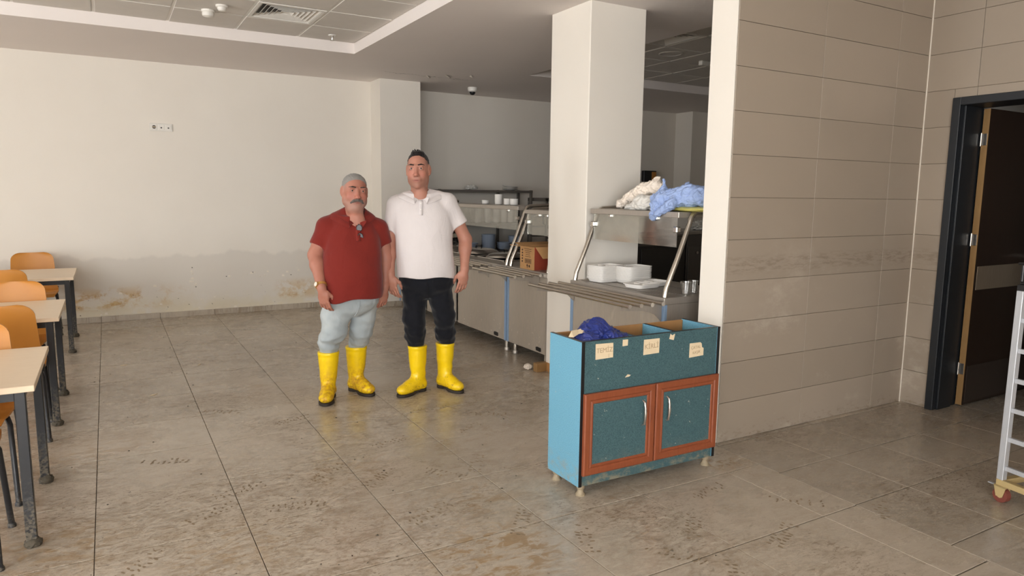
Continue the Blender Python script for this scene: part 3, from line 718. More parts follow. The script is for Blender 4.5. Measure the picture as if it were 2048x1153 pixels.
            q4[~fl] = q4[~fl][:, ::-1]; Q.append(q4)
        Q = np.concatenate(Q); Q = Q[(Q >= 0).all(1)]
        for _ in range(relax):
            s_ = np.zeros_like(V); c_ = np.zeros(len(V))
            for i in range(4):
                np.add.at(s_, Q[:, i], V[Q[:, (i+1) % 4]]); np.add.at(c_, Q[:, i], 1)
                np.add.at(s_, Q[:, (i+1) % 4], V[Q[:, i]]); np.add.at(c_, Q[:, (i+1) % 4], 1)
            V = V*0.5+0.5*s_/np.maximum(c_, 1)[:, None]
        return V, Q
def np_mesh(name, V, Q, mat, col=None):
    me = bpy.data.meshes.new(name)
    me.vertices.add(len(V)); me.vertices.foreach_set('co', V.astype(np.float32).ravel())
    me.loops.add(len(Q)*4); me.loops.foreach_set('vertex_index', Q.astype(np.int32).ravel())
    me.polygons.add(len(Q)); me.polygons.foreach_set('loop_start', np.arange(0, len(Q)*4, 4, dtype=np.int32))
    me.polygons.foreach_set('use_smooth', np.ones(len(Q), bool)); me.update(calc_edges=True)
    if col is not None:
        at = me.color_attributes.new('Col', 'FLOAT_COLOR', 'POINT'); at.data.foreach_set('color', np.c_[col, np.ones(len(col))].astype(np.float32).ravel())
    me.materials.append(mat); return me
def folds(seed, amp, freqs, n=5, vert=1.0, zband=None):
    rs = np.random.RandomState(seed); W_ = []
    for i in range(n):
        d = rs.normal(size=3); d[2] *= vert; d /= np.linalg.norm(d); W_.append((d*rs.uniform(*freqs), rs.uniform(0, 6.28), rs.uniform(0.5, 1)))
    tot = sum(w[2] for w in W_)
    def f(X, Y, Z):
        s_ = 0
        for (d, p, a) in W_: s_ = s_+a*np.sin(d[0]*X+d[1]*Y+d[2]*Z+p+1.2*np.sin(d[1]*X*0.7-d[0]*Z*0.6+p*2))
        s_ = s_*(amp/tot)
        if zband is not None: s_ = s_*np.exp(-((Z-zband[0])/zband[1])**2)
        return s_
    return f
def film_bag(name, mat, label, lo, hi, caps, amp=0.012, fr=(45, 110), seed=1, cut_z=None):
    """a crumpled film bag: blended lumps and drawn-out corners, creased all over"""
    f = Field(lo, hi, 0.0038); ff = folds(seed, amp, fr, 7); fg = folds(seed+100, 0.007, (130, 230), 7)
    def crease(X, Y, Z):
        v = ff(X, Y, Z); return np.abs(v)*2.0-amp*0.45+np.abs(fg(X, Y, Z))*1.9-0.002
    for (a, b, ra, rb) in caps: f.cap(a, b, ra, rb, 0.03, fold=crease)
    if cut_z is not None: f.half((0, 0, cut_z), (0, 0, -1))
    V, Q = f.surface(0)
    return tag(link(name, np_mesh(name, V, Q, mat)), label, 'bag')
# ------------------------------------------------------------------ ceiling and wall fittings
t = thing('smoke_detector', 'white round smoke detector on the hall ceiling tiles', 'detector', (0.85, 6.75, ZT-0.006))
part('base', MB().lathe([(0.055, 0), (0.055, -0.012), (0.05, -0.018)], seg=20), M['white_pl'], t, True)
part('sensor', MB().lathe([(0.045, -0.018), (0.05, -0.03), (0.046, -0.05), (0.03, -0.058), (0.0, -0.06)], seg=20), M['white_pl'], t, True)
t2 = thing('ceiling_sensor', 'small white sensor dome beside the smoke detector', 'detector', (0.93, 6.52, ZT-0.006))
part('base', MB().lathe([(0.05, 0), (0.05, -0.012), (0.044, -0.018)], seg=20), M['white_pl'], t2, True)
part('dome', MB().lathe([(0.036, -0.018), (0.036, -0.03), (0.026, -0.045), (0.0, -0.05)], seg=16), M['white_pl'], t2, True)
t = thing('sprinkler_head', 'small white sprinkler head near the coffer corner', 'sprinkler', (2.03, 7.12, ZT-0.006))
part('rosette', MB().lathe([(0.04, 0), (0.036, -0.008), (0.014, -0.01)], seg=16), M['white_pl'], t, True)
part('nozzle', MB().lathe([(0.012, -0.01), (0.012, -0.035), (0.008, -0.05)], seg=12).lathe([(0.022, -0.05), (0.022, -0.054), (0.004, -0.056)], seg=12), M['chrome'], t, True)
t = thing('dome_camera', 'white dome camera with dark lens on the soffit', 'camera', (4.42, 8.78, ZC))
part('housing', MB().lathe([(0.062, 0), (0.066, -0.02), (0.06, -0.05), (0.042, -0.062)], seg=24), M['white_pl'], t, True)
part('lens_dome', MB().lathe([(0.042, -0.055), (0.04, -0.075), (0.028, -0.094), (0.012, -0.101), (0.0, -0.102)], seg=20), M['dark_pl'], t, True)
t = thing('ceiling_speaker', 'round flush speaker grille in the kitchen ceiling', 'speaker', (5.43, 5.98, ZT-0.006))
part('rim', MB().lathe([(0.13, 0), (0.13, -0.006), (0.112, -0.008), (0.108, -0.002)], seg=28), M['ceiltile'], t, True)
part('grille', MB().lathe([(0.108, -0.003), (0.06, -0.004), (0.0, -0.004)], seg=28), M['ceiltile'], t, True)
t = thing('exit_lamp', 'small white emergency lamp on the kitchen ceiling', 'lamp', (6.04, 6.09, ZT-0.006))
part('housing', MB().rbox(-0.06, 0.06, -0.03, 0.03, -0.05, 0, 0.006), M['white_pl'], t)
part('stem', MB().lathe([(0.02, 0), (0.02, -0.03)], c=(0.09, 0.0, 0), seg=12), M['white_pl'], t)
# flaking paint along the soffit seam
for (x, y, l, a) in ((3.55, 8.28, 0.16, 0.9), (3.75, 8.12, 0.2, 0.8), (3.98, 7.95, 0.13, 1.0)):
    mb = MB().add([(-l/2, -0.012, -0.001), (0, -0.02, -0.02), (l/2, -0.008, -0.002), (l/2, 0.01, 0), (0, 0.016, -0.006), (-l/2, 0.012, 0)], [(0, 1, 4, 5), (1, 2, 3, 4)])
    part('paint_flake', mb, M['white_trim'], ceil, False, (x, y, ZC-0.0006), a)

def outlet(x, z, label):
    t = thing('wall_socket_plate', label, 'socket', (x, WB, z))
    part('plate', MB().rbox(-0.118, 0.118, -0.012, 0, -0.043, 0.043, 0.004), M['white_pl'], t)
    part('power_socket', MB().rbox(-0.105, -0.043, -0.016, -0.011, -0.031, 0.031, 0.002), M['white_pl'], t)
    mb = MB().tube([(-0.074, -0.0165, 0), (-0.074, -0.0155, 0)], 0.02, 18)
    part('recess', mb, M['void'], t); part('contact_bar', MB().box(-0.092, -0.056, -0.0185, -0.016, -0.004, 0.004), M['paper'], t)
    for c in (0.0, 0.074):
        j = part('data_socket', MB().rbox(c-0.031, c+0.031, -0.016, -0.011, -0.031, 0.031, 0.002), M['white_pl'], t)
        part('jack_opening', MB().box(c-0.008, c+0.008, -0.017, -0.0158, -0.012, 0.002), M['void'], j)
    return t
outlet(0.593, 2.216, 'white triple socket plate on the cream back wall')

# ------------------------------------------------------------------ desks and chairs on the left
def desk(y0, y1, label):
    L, ZD = 1.40, 0.705
    t = thing('desk', label, 'desk', (-0.30, y0, 0), 0, 'beech topped desks in a column')
    D = y1-y0
    part('tabletop', MB().rbox(-L, 0, 0, D, ZD-0.026, ZD, 0.002), M['beech'], t)
    fr = MB().box(-L+0.04, -0.04, 0.03, 0.06, ZD-0.066, ZD-0.026).box(-L+0.04, -0.04, D-0.06, D-0.03, ZD-0.066, ZD-0.026).box(-0.07, -0.04, 0.06, D-0.06, ZD-0.066, ZD-0.026).box(-L+0.04, -L+0.07, 0.06, D-0.06, ZD-0.066, ZD-0.026)
    part('apron_frame', fr, M['blackmetal'], t)
    k = 0
    for lx in (-0.055, -L+0.055):
        for ly in (0.045, D-0.045):
            part('leg', MB().rbox(lx-0.020, lx+0.020, ly-0.020, ly+0.020, 0.008, ZD-0.028, 0.003), M['blackmetal'], t)
            part('mud_clump', blob((lx+0.004, ly-0.003, 0.014), (0.032, 0.034, 0.022+0.008*((k*7) % 3)), 11+k+int(y0*3), 0.3, 2.2, 3, True, 0.0 if False else None), M['mud'], t, True)
            k += 1
    return t
desk(3.385, 4.225, 'beech topped desk nearest the camera at the left edge')
desk(5.15, 6.0, 'middle beech topped desk of the column at left')
desk(7.46, 8.36, 'farthest beech topped desk, close to the stained wall')

def chair_shell():
    """one-piece bent shell: seat, bend and backrest with rounded corners; origin on the floor, back at +y"""
    # side profile (y, z) from the seat front to the back top
    prof = [(-0.235, 0.405), (-0.228, 0.432), (-0.205, 0.446), (-0.12, 0.447), (-0.03, 0.440), (0.05, 0.436), (0.115, 0.442), (0.150, 0.470), (0.168, 0.53), (0.178, 0.60), (0.188, 0.68), (0.197, 0.75), (0.200, 0.775), (0.2025, 0.795), (0.204, 0.812), (0.205, 0.823), (0.2056, 0.830), (0.206, 0.835)]
    n = 14; th = 0.014
    def halfw(i):
        z = prof[i][1]; y = prof[i][0]
        if i >= 7:
            w = 0.205-0.022*(z-0.47)/0.36
            if z > 0.765: w -= 0.085*(1-math.sqrt(max(0, 1-((z-0.765)/0.0702)**2)))
            return w
        w = 0.212
        if y < -0.17: w -= 0.05*(1-math.sqrt(max(0, 1-((-0.17-y)/0.066)**2)))
        return w
    vs = []; fs = []
    m = len(prof)
    for side in (1, -1):
        for i, (y, z) in enumerate(prof):
            a = prof[max(i-1, 0)]; b = prof[min(i+1, m-1)]; ty, tz = b[0]-a[0], b[1]-a[1]; l = math.hypot(ty, tz); ny, nz = -tz/l, ty/l
            w = halfw(i)
            for k in range(n+1):
                u = -1+2*k/n; c = 0.018*(u*u) if i >= 7 else 0.006*u*u      # gentle dish
                q = side*th/2
                vs.append((u*w, y+ny*(q+c), z+nz*(q+c)))
    o = m*(n+1)
    for i in range(m-1):
        for k in range(n):
            a = i*(n+1)+k; fs.append((a, a+1, a+n+2, a+n+1)); fs.append((o+a+n+1, o+a+n+2, o+a+1, o+a))
    for i in range(m-1):
        for k in (0, n):
            a = i*(n+1)+k; b = a+n+1; fs.append((a, b, o+b, o+a))
    for i in (0, m-1):
        for k in range(n):
            a = i*(n+1)+k; fs.append((a, a+1, o+a+1, o+a))
    return MB().add(vs, fs)
SHELL = chair_shell().mesh('shell', M['orange'], True)
def legtube(sx, front):
    y0, y1 = (-0.15, -0.215) if front else (0.12, 0.205)
    return MB().tube([(sx*0.17, y0*0.7, 0.420), (sx*0.185, y0*0.92, 0.415), (sx*0.195, y0, 0.385), (sx*0.21, y1, 0.012)], 0.0125, 10).lathe([(0.017, 0), (0.017, 0.012), (0.013, 0.02)], c=(sx*0.21, y1, 0), seg=10)
LEGS = [legtube(sx, f).mesh('leg', M['chairmetal'], True) for sx in (-1, 1) for f in (True, False)]
RAIL = MB().tube([(-0.18, -0.11, 0.420), (0.18, -0.11, 0.420)], 0.011, 8).tube([(-0.18, 0.09, 0.420), (0.18, 0.09, 0.420)], 0.011, 8).mesh('seat_rail', M['chairmetal'], True)
BRK = [MB().tube([(sx*0.17, 0.08, 0.42), (sx*0.2, 0.15, 0.43), (sx*0.205, 0.172, 0.47)], 0.010, 8).mesh('side_bracket', M['chairmetal'], True) for sx in (-1, 1)]
def chair(x, y, rz, label):
    t = thing('chair', label, 'chair', (x, y, 0), rz, 'orange shell chairs at the desks')
    link('shell', SHELL, t)
    for L in LEGS: link('leg', L, t)
    link('seat_rail', RAIL, t)
    for L in BRK: link('side_bracket', L, t)
    return t
# local +y is the back of the chair
chair(-0.70, 8.66, math.radians(3), 'orange shell chair facing us at the far desk, against the stained wall')
chair(-0.80, 7.24, math.pi, 'orange shell chair with its back to us in front of the far desk')
chair(-0.62, 5.93, math.radians(-2), 'orange shell chair facing us behind the middle desk')
chair(-0.59, 5.06, math.pi+0.02, 'orange shell chair with its back to us in front of the middle desk')
chair(-0.655, 4.13, 0.0, 'orange shell chair facing us behind the nearest desk')
chair(-0.66, 3.46, math.pi, 'orange chair at the near side of the nearest desk, only its dark legs showing')

# ------------------------------------------------------------------ blue bin cabinet
BX, BY = 1.958, 2.70
W, D, Z0, Z1 = 0.925, 0.285, 0.055, 0.795
bc_ = thing('bin_cabinet', 'blue speckled bin cabinet with open top and two brown framed doors', 'cabinet', (BX, BY, 0), math.radians(-0.5))
T = 0.018
part('side_panel', MB().rbox(0, T, 0.0, D, Z0, Z1, 0.001), M['blue_in'], bc_)
part('side_panel', MB().rbox(W-T, W, 0.0, D, Z0, Z1, 0.001), M['blue_in'], bc_)
part('edge_strip', MB().rbox(-0.0005, T+0.001, -0.0022, 0.0, Z0, Z1+0.001, 0.0005), M['blackedge'], bc_)
part('edge_strip', MB().rbox(W-T-0.001, W+0.0005, -0.0022, 0.0, Z0, Z1+0.001, 0.0005), M['blackedge'], bc_)
part('back_panel', MB().rbox(T, W-T, D-0.012, D, Z0, Z1-0.004, 0.001), M['mdf'], bc_)
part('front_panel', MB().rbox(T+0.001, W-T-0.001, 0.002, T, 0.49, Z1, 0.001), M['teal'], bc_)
part('top_edging', MB().box(T+0.001, W-T-0.001, 0.0015, T, Z1, Z1+0.0012).box(0, T, 0, D, Z1, Z1+0.0012).box(W-T, W, 0, D, Z1, Z1+0.0012), M['blackedge'], bc_)
for fx in (0.345, 0.615):
    dv = part('divider', MB().rbox(fx-T/2, fx+T/2, T, D-0.012, 0.35, Z1-0.002, 0.001), M['blue_in'], bc_)
    part('divider_edging', MB().box(fx-T/2, fx+T/2, T, D-0.012, Z1-0.002, Z1-0.0008), M['blackedge'], dv)
part('bottom_board', MB().rbox(T, W-T, T, D-0.012, Z0+0.06, Z0+0.078, 0.001), M['blue_in'], bc_)
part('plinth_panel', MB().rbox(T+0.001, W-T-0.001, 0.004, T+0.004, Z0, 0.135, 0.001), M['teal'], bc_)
def door(x0, x1, hx, z0=0.115, z1=0.535):
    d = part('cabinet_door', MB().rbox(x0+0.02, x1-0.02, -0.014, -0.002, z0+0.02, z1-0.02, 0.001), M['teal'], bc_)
    fwid = 0.056
    def mould(a0, a1, b0, b1, vert):
        # moulded frame bar: outer bead, raised flat, inner step
        mb = MB()
        prof = [(0, -0.002), (0, -0.017), (0.006, -0.021), (0.03, -0.021), (0.036, -0.016), (0.044, -0.020), (0.050, -0.019), (fwid, -0.012), (fwid, -0.002)]
        n = len(prof); vs = []
        for (o, y) in prof:
            if vert == 'L': vs += [(a0+o, y, b0+o), (a0+o, y, b1-o)]
            if vert == 'R': vs += [(a1-o, y, b0+o), (a1-o, y, b1-o)]
            if vert == 'T': vs += [(a0+o, y, b1-o), (a1-o, y, b1-o)]
            if vert == 'B': vs += [(a0+o, y, b0+o), (a1-o, y, b0+o)]
        fs = [(2*i, 2*i+1, 2*i+3, 2*i+2) for i in range(n-1)]+[tuple(2*i for i in range(n)), tuple(2*i+1 for i in range(n))[::-1]]
        return mb.add(vs, fs)
    for k in 'LRTB': part('door_moulding', mould(x0, x1, z0, z1, k), M['brownfr'], d)
    part('door_handle', MB().tube([(hx, -0.012, 0.455), (hx, -0.030, 0.447), (hx, -0.036, 0.42), (hx+0.001, -0.037, 0.39), (hx, -0.036, 0.36), (hx, -0.030, 0.333), (hx, -0.012, 0.325)], [0.006, 0.006, 0.0065, 0.008, 0.0065, 0.006, 0.006], 10), M['chrome'], d, True)
    return d
door(0.015, 0.464, 0.385); door(0.470, 0.917, 0.548)
for (fx, fy) in ((0.035, 0.03), (W-0.035, 0.03), (0.035, D-0.035), (W-0.035, D-0.035)):
    part('foot', MB().lathe([(0.026, 0), (0.026, 0.006), (0.017, 0.016), (0.015, 0.03), (0.021, 0.038), (0.021, Z0)], c=(fx, fy, 0), seg=14), M['dirtyfoot'], bc_, True)
def note(name, poly, txts, parent=bc_):
    o = part(name, MB().prism(poly, 'y', -0.0005, 0.0019), M['paper'], parent)
    for (tx, x, z, sz, rot) in txts:
        l = link('handwriting', text_mesh(tx, sz, M['pencil']), o, (x, -0.0010, z)); l.rotation_euler = (math.pi/2, rot, 0)
    return o
note('paper_note', [(0.085, 0.700), (0.192, 0.702), (0.191, 0.776), (0.084, 0.779)], [('TEMİZ', 0.138, 0.743, 0.034, 0.0), ('|', 0.165, 0.715, 0.02, 0.0)])
note('paper_note', [(0.388, 0.692), (0.492, 0.694), (0.493, 0.771), (0.389, 0.772)], [('KİRLİ', 0.440, 0.734, 0.036, -0.03)])
note('paper_note', [(0.706, 0.644), (0.808, 0.648), (0.808, 0.688), (0.796, 0.694), (0.792, 0.715), (0.783, 0.722), (0.707, 0.722)], [('ÇATAL', 0.750, 0.697, 0.022, -0.05), ('KAŞIK', 0.757, 0.669, 0.020, -0.08)])
note('tape_scrap', [(0.251, 0.752), (0.283, 0.753), (0.284, 0.784), (0.252, 0.785)], [])
note('tape_scrap', [(0.560, 0.760), (0.590, 0.752), (0.598, 0.785), (0.580, 0.778), (0.567, 0.787)], [])
note('tape_scrap', [(0.274, 0.588), (0.300, 0.590), (0.309, 0.597), (0.290, 0.602)], [])
film_bag('plastic_bag', M['navybag'], 'crumpled dark blue plastic bag stuffed in the bin cabinet', (BX-0.02, BY-0.02, 0.62), (BX+0.42, BY+0.30, 0.90),
         [((BX+0.11, BY+0.13, 0.73), (BX+0.20, BY+0.16, 0.790), 0.080, 0.082), ((BX+0.20, BY+0.15, 0.785), (BX+0.29, BY+0.13, 0.765), 0.065, 0.050), ((BX+0.08, BY+0.09, 0.765), (BX+0.12, BY+0.07, 0.780), 0.036, 0.036)], 0.018, (40, 100), 4)
film_bag('plastic_bag', M['navybag'], 'loose dark blue film beside the bag in the bin cabinet', (BX+0.02, BY, 0.66), (BX+0.42, BY+0.16, 0.86),
         [((BX+0.10, BY+0.055, 0.75), (BX+0.22, BY+0.06, 0.775), 0.036, 0.040), ((BX+0.22, BY+0.06, 0.775), (BX+0.315, BY+0.065, 0.775), 0.038, 0.026)], 0.014, (50, 120), 14)
pp = MB().add([(0, 0, 0), (0.06, 0.02, 0.012), (0.13, 0.0, 0.02), (0.155, 0.05, 0.045), (0.09, 0.06, 0.03), (0.03, 0.055, 0.03), (-0.015, 0.03, 0.0)], [(0, 1, 5, 6), (1, 2, 3, 4), (1, 4, 5)])
o = part('paper_scrap', pp, M['paper'], None, False, (BX+0.02, BY+0.10, 0.800), 0.1); o.scale = (0.8, 0.8, 0.8); sm = o.modifiers.new('th', 'SOLIDIFY'); sm.thickness = 0.0012
tag(o, 'torn cream paper scrap on the blue bag', 'paper')

# ------------------------------------------------------------------ serving counters
def brx(x0, xs, z):            # bracket silhouette under the rails, in x/z
    return [(x0, z-0.13), (x0, z-0.005), (xs[0]-0.02, z-0.012), (xs[0]-0.02, z-0.03), (xs[1], z-0.042), (xs[2], z-0.05), (x0-0.06, z-0.075)]
def rails(parent, xs, y0, y1, z, x0, br):
    for x in xs:
        r = part('tray_rail', MB().tube([(x, y0, z), (x, y1, z)], 0.0125, 12), M['tube'], parent, True)
        part('end_cap', MB().tube([(x, y0-0.006, z), (x, y0, z)], 0.0145, 12), M['chrome'], r, True)
    for y in br: part('rail_bracket', MB().prism(brx(x0, xs, z), 'y', y-0.003, y+0.003), M['steel'], parent)
def post(x, y, z0, z1, reach, r=0.017):
    """bent guard post in the x/z plane: leans back, then bends level"""
    pts = [(x, y, z0)]; lean = 0.19; zb = z1-0.10
    pts += [(x+lean*0.05, y, z0+0.06), (x+lean*0.5, y, (z0+zb)/2+0.02), (x+lean*0.9, y, zb-0.02)]
    cx0 = x+lean
    for k in range(1, 8):
        a = k/8*1.25; pts.append((cx0-0.006+0.10*(1-math.cos(a)), y, zb+0.10*math.sin(a)*1.0))
    pts.append((x+lean+reach, y, z1+0.005))
    return MB().tube(pts, r, 12)
def counter(name, label, X0, X1, Y0, Y1, ZTOP, rx, ry0, ry1, rz_, film_s=True, film_n=True, splits=(), guard=None, legs=()):
    t = thing(name, label, 'counter', (X0, Y0, 0), 0, 'stainless serving counters')
    w, d = X1-X0, Y1-Y0; zb = 0.105
    part('worktop', MB().rbox(-0.006, w, 0, d, ZTOP-0.045, ZTOP, 0.003), M['steel'], t)
    ys = [0.0]+list(splits)+[d]
    for a, b in zip(ys[:-1], ys[1:]):
        part('front_panel', MB().rbox(0.004, 0.02, a+0.03, b-0.03, zb, ZTOP-0.045, 0.002), M['steel_d'], t)
    part('end_panel', MB().rbox(0.02, w-0.005, 0.004, 0.016, zb, ZTOP-0.045, 0.002), M['steel'], t)
    part('end_panel', MB().rbox(0.02, w-0.005, d-0.016, d-0.004, zb, ZTOP-0.045, 0.002), M['steel'], t)
    part('back_panel', MB().rbox(w-0.02, w-0.004, 0.02, d-0.02, zb, ZTOP-0.045, 0.002), M['steel'], t)
    part('base_board', MB().box(0.02, w-0.02, 0.016, d-0.016, zb, zb+0.015), M['steel_dark'], t)
    if film_s: part('film_strip', MB().rbox(-0.001, 0.022, 0.0, 0.034, zb, ZTOP-0.045, 0.002), M['film'], t)
    else: part('corner_post', MB().rbox(-0.001, 0.022, 0.0, 0.034, zb, ZTOP-0.045, 0.002), M['steel'], t)
    if film_n: part('film_strip', MB().rbox(-0.001, 0.022, d-0.034, d, zb, ZTOP-0.045, 0.002), M['film'], t)
    else: part('corner_post', MB().rbox(-0.001, 0.022, d-0.034, d, zb, ZTOP-0.045, 0.002), M['steel'], t)
    for (lx, ly) in legs:
        lg = part('leg', MB().tube([(lx, ly, 0.02), (lx, ly, zb+0.01)], 0.021, 14), M['tube'], t, True)
        part('levelling_foot', MB().lathe([(0.026, 0), (0.026, 0.02), (0.021, 0.028)], c=(lx, ly, 0), seg=14), M['steel'], lg, True)
    rails(t, [x-X0 for x in rx], ry0-Y0, ry1-Y0, rz_, 0.0, (ry0-Y0+0.06, ry1-Y0-0.14))
    if guard:
        gx, sh_x0, sh_x1, sz, gy0, gy1 = guard        # post foot x, shelf x range, shelf z, y range (local)
        for y in (gy0, gy1): part('guard_post', post(gx, y, ZTOP, sz+0.012, sh_x1-gx-0.19), M['tube'], t, True)
        sh = part('guard_shelf', MB().rbox(sh_x0, sh_x1, gy0+0.022, gy1-0.022, sz-0.038, sz, 0.003), M['steel'], t)
        part('guard_glass', MB().box(sh_x0+0.012, sh_x0+0.018, gy0+0.05, gy1-0.05, sz-0.23, sz-0.036), M['glass'], t)
        for y in (gy0+0.05, gy1-0.05):
            part('glass_clamp', MB().rbox(sh_x0-0.005, sh_x0+0.035, y-0.02, y+0.02, sz-0.135, sz-0.095, 0.006), M['chrome'], t)
            part('glass_clamp', MB().rbox(sh_x0+0.004, sh_x0+0.026, y+0.2*(1 if y < (gy0+gy1)/2 else -1)-0.016, y+0.2*(1 if y < (gy0+gy1)/2 else -1)+0.016, sz-0.058, sz-0.036, 0.004), M['chrome'], t)
    return t
NX0, NY0, NZ = 3.06, 3.33, 0.855
cn = counter('serving_counter', 'short stainless serving counter between the column and the tiled wall', NX0, 3.74, NY0, 4.385, NZ, (2.745, 2.835, 2.925, 3.015), 3.30, 4.48, 0.826, True, True, (), (0.02, 0.13, 0.56, 1.402, 0.025, 1.025), ((0.06, 0.08), (0.06, 0.96), (0.6, 0.08), (0.6, 0.96)))
part('drip_groove', MB().box(0.06, 0.065, 0.05, 1.0, NZ, NZ+0.003).box(0.2, 0.205, 0.05, 1.0, NZ, NZ+0.003).box(0.42, 0.425, 0.05, 1.0, NZ, NZ+0.003), M['steel_dark'], cn)
BY0, BY1, BZ = 5.0, 5.71, 0.83
cb = counter('serving_counter', 'stainless serving counter just behind the column, carrying the cardboard box', 3.25, 3.95, BY0, BY1, BZ, (2.965, 3.05, 3.135, 3.22), 5.08, 5.86, 0.806, False, True, (), (0.02, 0.15, 0.6, 1.362, 0.03, 0.675), ((0.05, 0.62), (0.62, 0.62), (0.62, 0.08), (0.05, 0.08)))
AY0, AY1 = 5.725, 8.55
ca = counter('serving_counter', 'long stainless hot-food counter behind the two men', 3.25, 3.95, AY0, AY1, BZ, (2.965, 3.05, 3.135, 3.22), 6.02, 8.45, 0.806, True, True, (1.1, 1.95), (0.02, 0.15, 0.6, 1.39, 0.03, 2.3), ((0.05, 0.06), (0.05, 1.4), (0.05, 2.75), (0.62, 0.06), (0.62, 2.75)))
for k, (a, b) in enumerate(((0.35, 0.9), (1.0, 1.55), (1.65, 2.2))):
    wl_ = part('food_well', MB().box(0.16, 0.56, a, b, BZ+0.0005, BZ+0.002), M['void'], ca)
    part('well_rim', MB().tube([(0.16, a, BZ+0.006), (0.56, a, BZ+0.006), (0.56, b, BZ+0.006), (0.16, b, BZ+0.006), (0.16, a, BZ+0.006)], 0.008, 8), M['chrome'], wl_, True)
    lid = thing('pan_lid', ['domed steel pan lid on the hot counter, nearest the box', 'domed steel pan lid in the middle of the hot counter', 'domed steel pan lid on the hot counter, by the jars'][k], 'lid', (3.25+0.36, AY0+(a+b)/2, BZ+0.016), 0.1*k)
    lid.rotation_euler[0] = -0.06+0.05*k
    mb = MB()
    for i, (sx, sy, z) in enumerate(((0.185, 0.25, 0), (0.175, 0.24, 0.012), (0.15, 0.21, 0.035), (0.11, 0.16, 0.048), (0.04, 0.07, 0.054))):
        for q in range(28):
            w = 2*math.pi*q/28; cxx, sxx = math.cos(w), math.sin(w)
            mb.v.append((sx*math.copysign(abs(cxx)**0.55, cxx), sy*math.copysign(abs(sxx)**0.55, sxx), z))
    for i in range(4):
        for q in range(28): mb.f.append((i*28+q, i*28+(q+1) % 28, i*28+28+(q+1) % 28, i*28+28+q)); mb.mi.append(0)
    mb.f.append(tuple(range(112, 140))); mb.mi.append(0)
    part('lid_dome', mb, M['chrome'], lid, True)
    part('lid_handle', MB().tube([(0, -0.06, 0.05), (0, -0.05, 0.08), (0, 0.05, 0.08), (0, 0.06, 0.05)], 0.007, 8), M['dark_pl'], lid, True)
tag(part('ladle', MB().tube([(3.62, 6.35, 0.88), (3.68, 6.25, 0.95), (3.75, 6.1, 1.0), (3.80, 6.0, 1.02)], [0.006, 0.006, 0.007, 0.005], 8), M['dark_pl'], None, True), 'black ladle handle sticking out of the hot counter', 'ladle')
# latch plates at the panel feet
for (cc, yl) in ((ca, 0.20), (cb, 0.14), (ca, 2.35)):
    part('latch_plate', MB().prism([(yl-0.045, 0.125), (yl-0.03, 0.118), (yl+0.04, 0.122), (yl+0.046, 0.15), (yl+0.02, 0.158), (yl-0.04, 0.155)], 'x', 0.001, 0.0045), M['dark_pl'], cc)

# cardboard box on the counter
cbx = thing('cardboard_box', 'open brown cardboard box with a red printed side on the counter', 'box', (3.27, 5.262, BZ))
bw, bd, bh = 0.36, 0.245, 0.205
part('side_wall', MB().box(0, 0.004, 0, bd, 0, bh), M['card'], cbx)
part('side_wall', MB().box(bw-0.004, bw, 0, bd, 0, bh), M['card'], cbx)
part('printed_wall', MB().box(0.004, bw-0.004, 0, 0.004, 0, bh), M['cardred'], cbx)
part('side_wall', MB().box(0.004, bw-0.004, bd-0.004, bd, 0, bh), M['card'], cbx)
part('bottom', MB().box(0.004, bw-0.004, 0.004, bd-0.004, 0, 0.004), M['card'], cbx)
fl = MB().add([(0.01, 0, bh), (bw-0.01, 0, bh), (bw-0.03, -0.05, bh-0.10), (0.06, -0.05, bh-0.10)], [(0, 1, 2, 3)])
fo = part('flap', fl, M['card'], cbx); fo.modifiers.new('th', 'SOLIDIFY').thickness = 0.004
fl = MB().add([(0, 0, bh), (0, bd, bh), (-0.10, bd+0.02, bh+0.012), (-0.10, 0.03, bh+0.012)], [(0, 1, 2, 3)])
fo = part('flap', fl, M['card'], cbx); fo.modifiers.new('th', 'SOLIDIFY').thickness = 0.004
fl = MB().add([(0, bd, bh), (bw, bd, bh), (bw, bd+0.1, bh+0.02), (0, bd+0.1, bh+0.02)], [(0, 1, 2, 3)])
fo = part('flap', fl, M['card'], cbx); fo.modifiers.new('th', 'SOLIDIFY').thickness = 0.004
pr = MB()
for k, (a, b) in enumerate(((0.05, 0.175), (0.05, 0.165), (0.07, 0.15), (0.07, 0.145), (0.06, 0.155))): pr.box(-0.0006, 0, a, b, 0.185-0.017*k-0.004, 0.185-0.017*k)
pr.box(-0.0006, 0, 0.05, 0.16, 0.055, 0.059).box(-0.0006, 0, 0.05, 0.16, 0.091, 0.095).box(-0.0006, 0, 0.05, 0.054, 0.059, 0.091).box(-0.0006, 0, 0.156, 0.16, 0.059, 0.091)
for k in range(9): pr.box(-0.0006, 0, 0.060+0.0105*k, 0.060+0.0105*k+0.0055, 0.062, 0.088)
for k in range(5): pr.box(-0.0006, 0, 0.195, 0.215, 0.06+0.026*k, 0.075+0.026*k)
pr.tube([(-0.0006, 0.118, 0.035), (0, 0.118, 0.035)], 0.011, 12).box(-0.0006, 0, 0.114, 0.122, 0.012, 0.026).tube([(-0.0006, 0.082, 0.03), (0, 0.082, 0.03)], 0.012, 12)
part('print', pr, M['ink'], cbx)

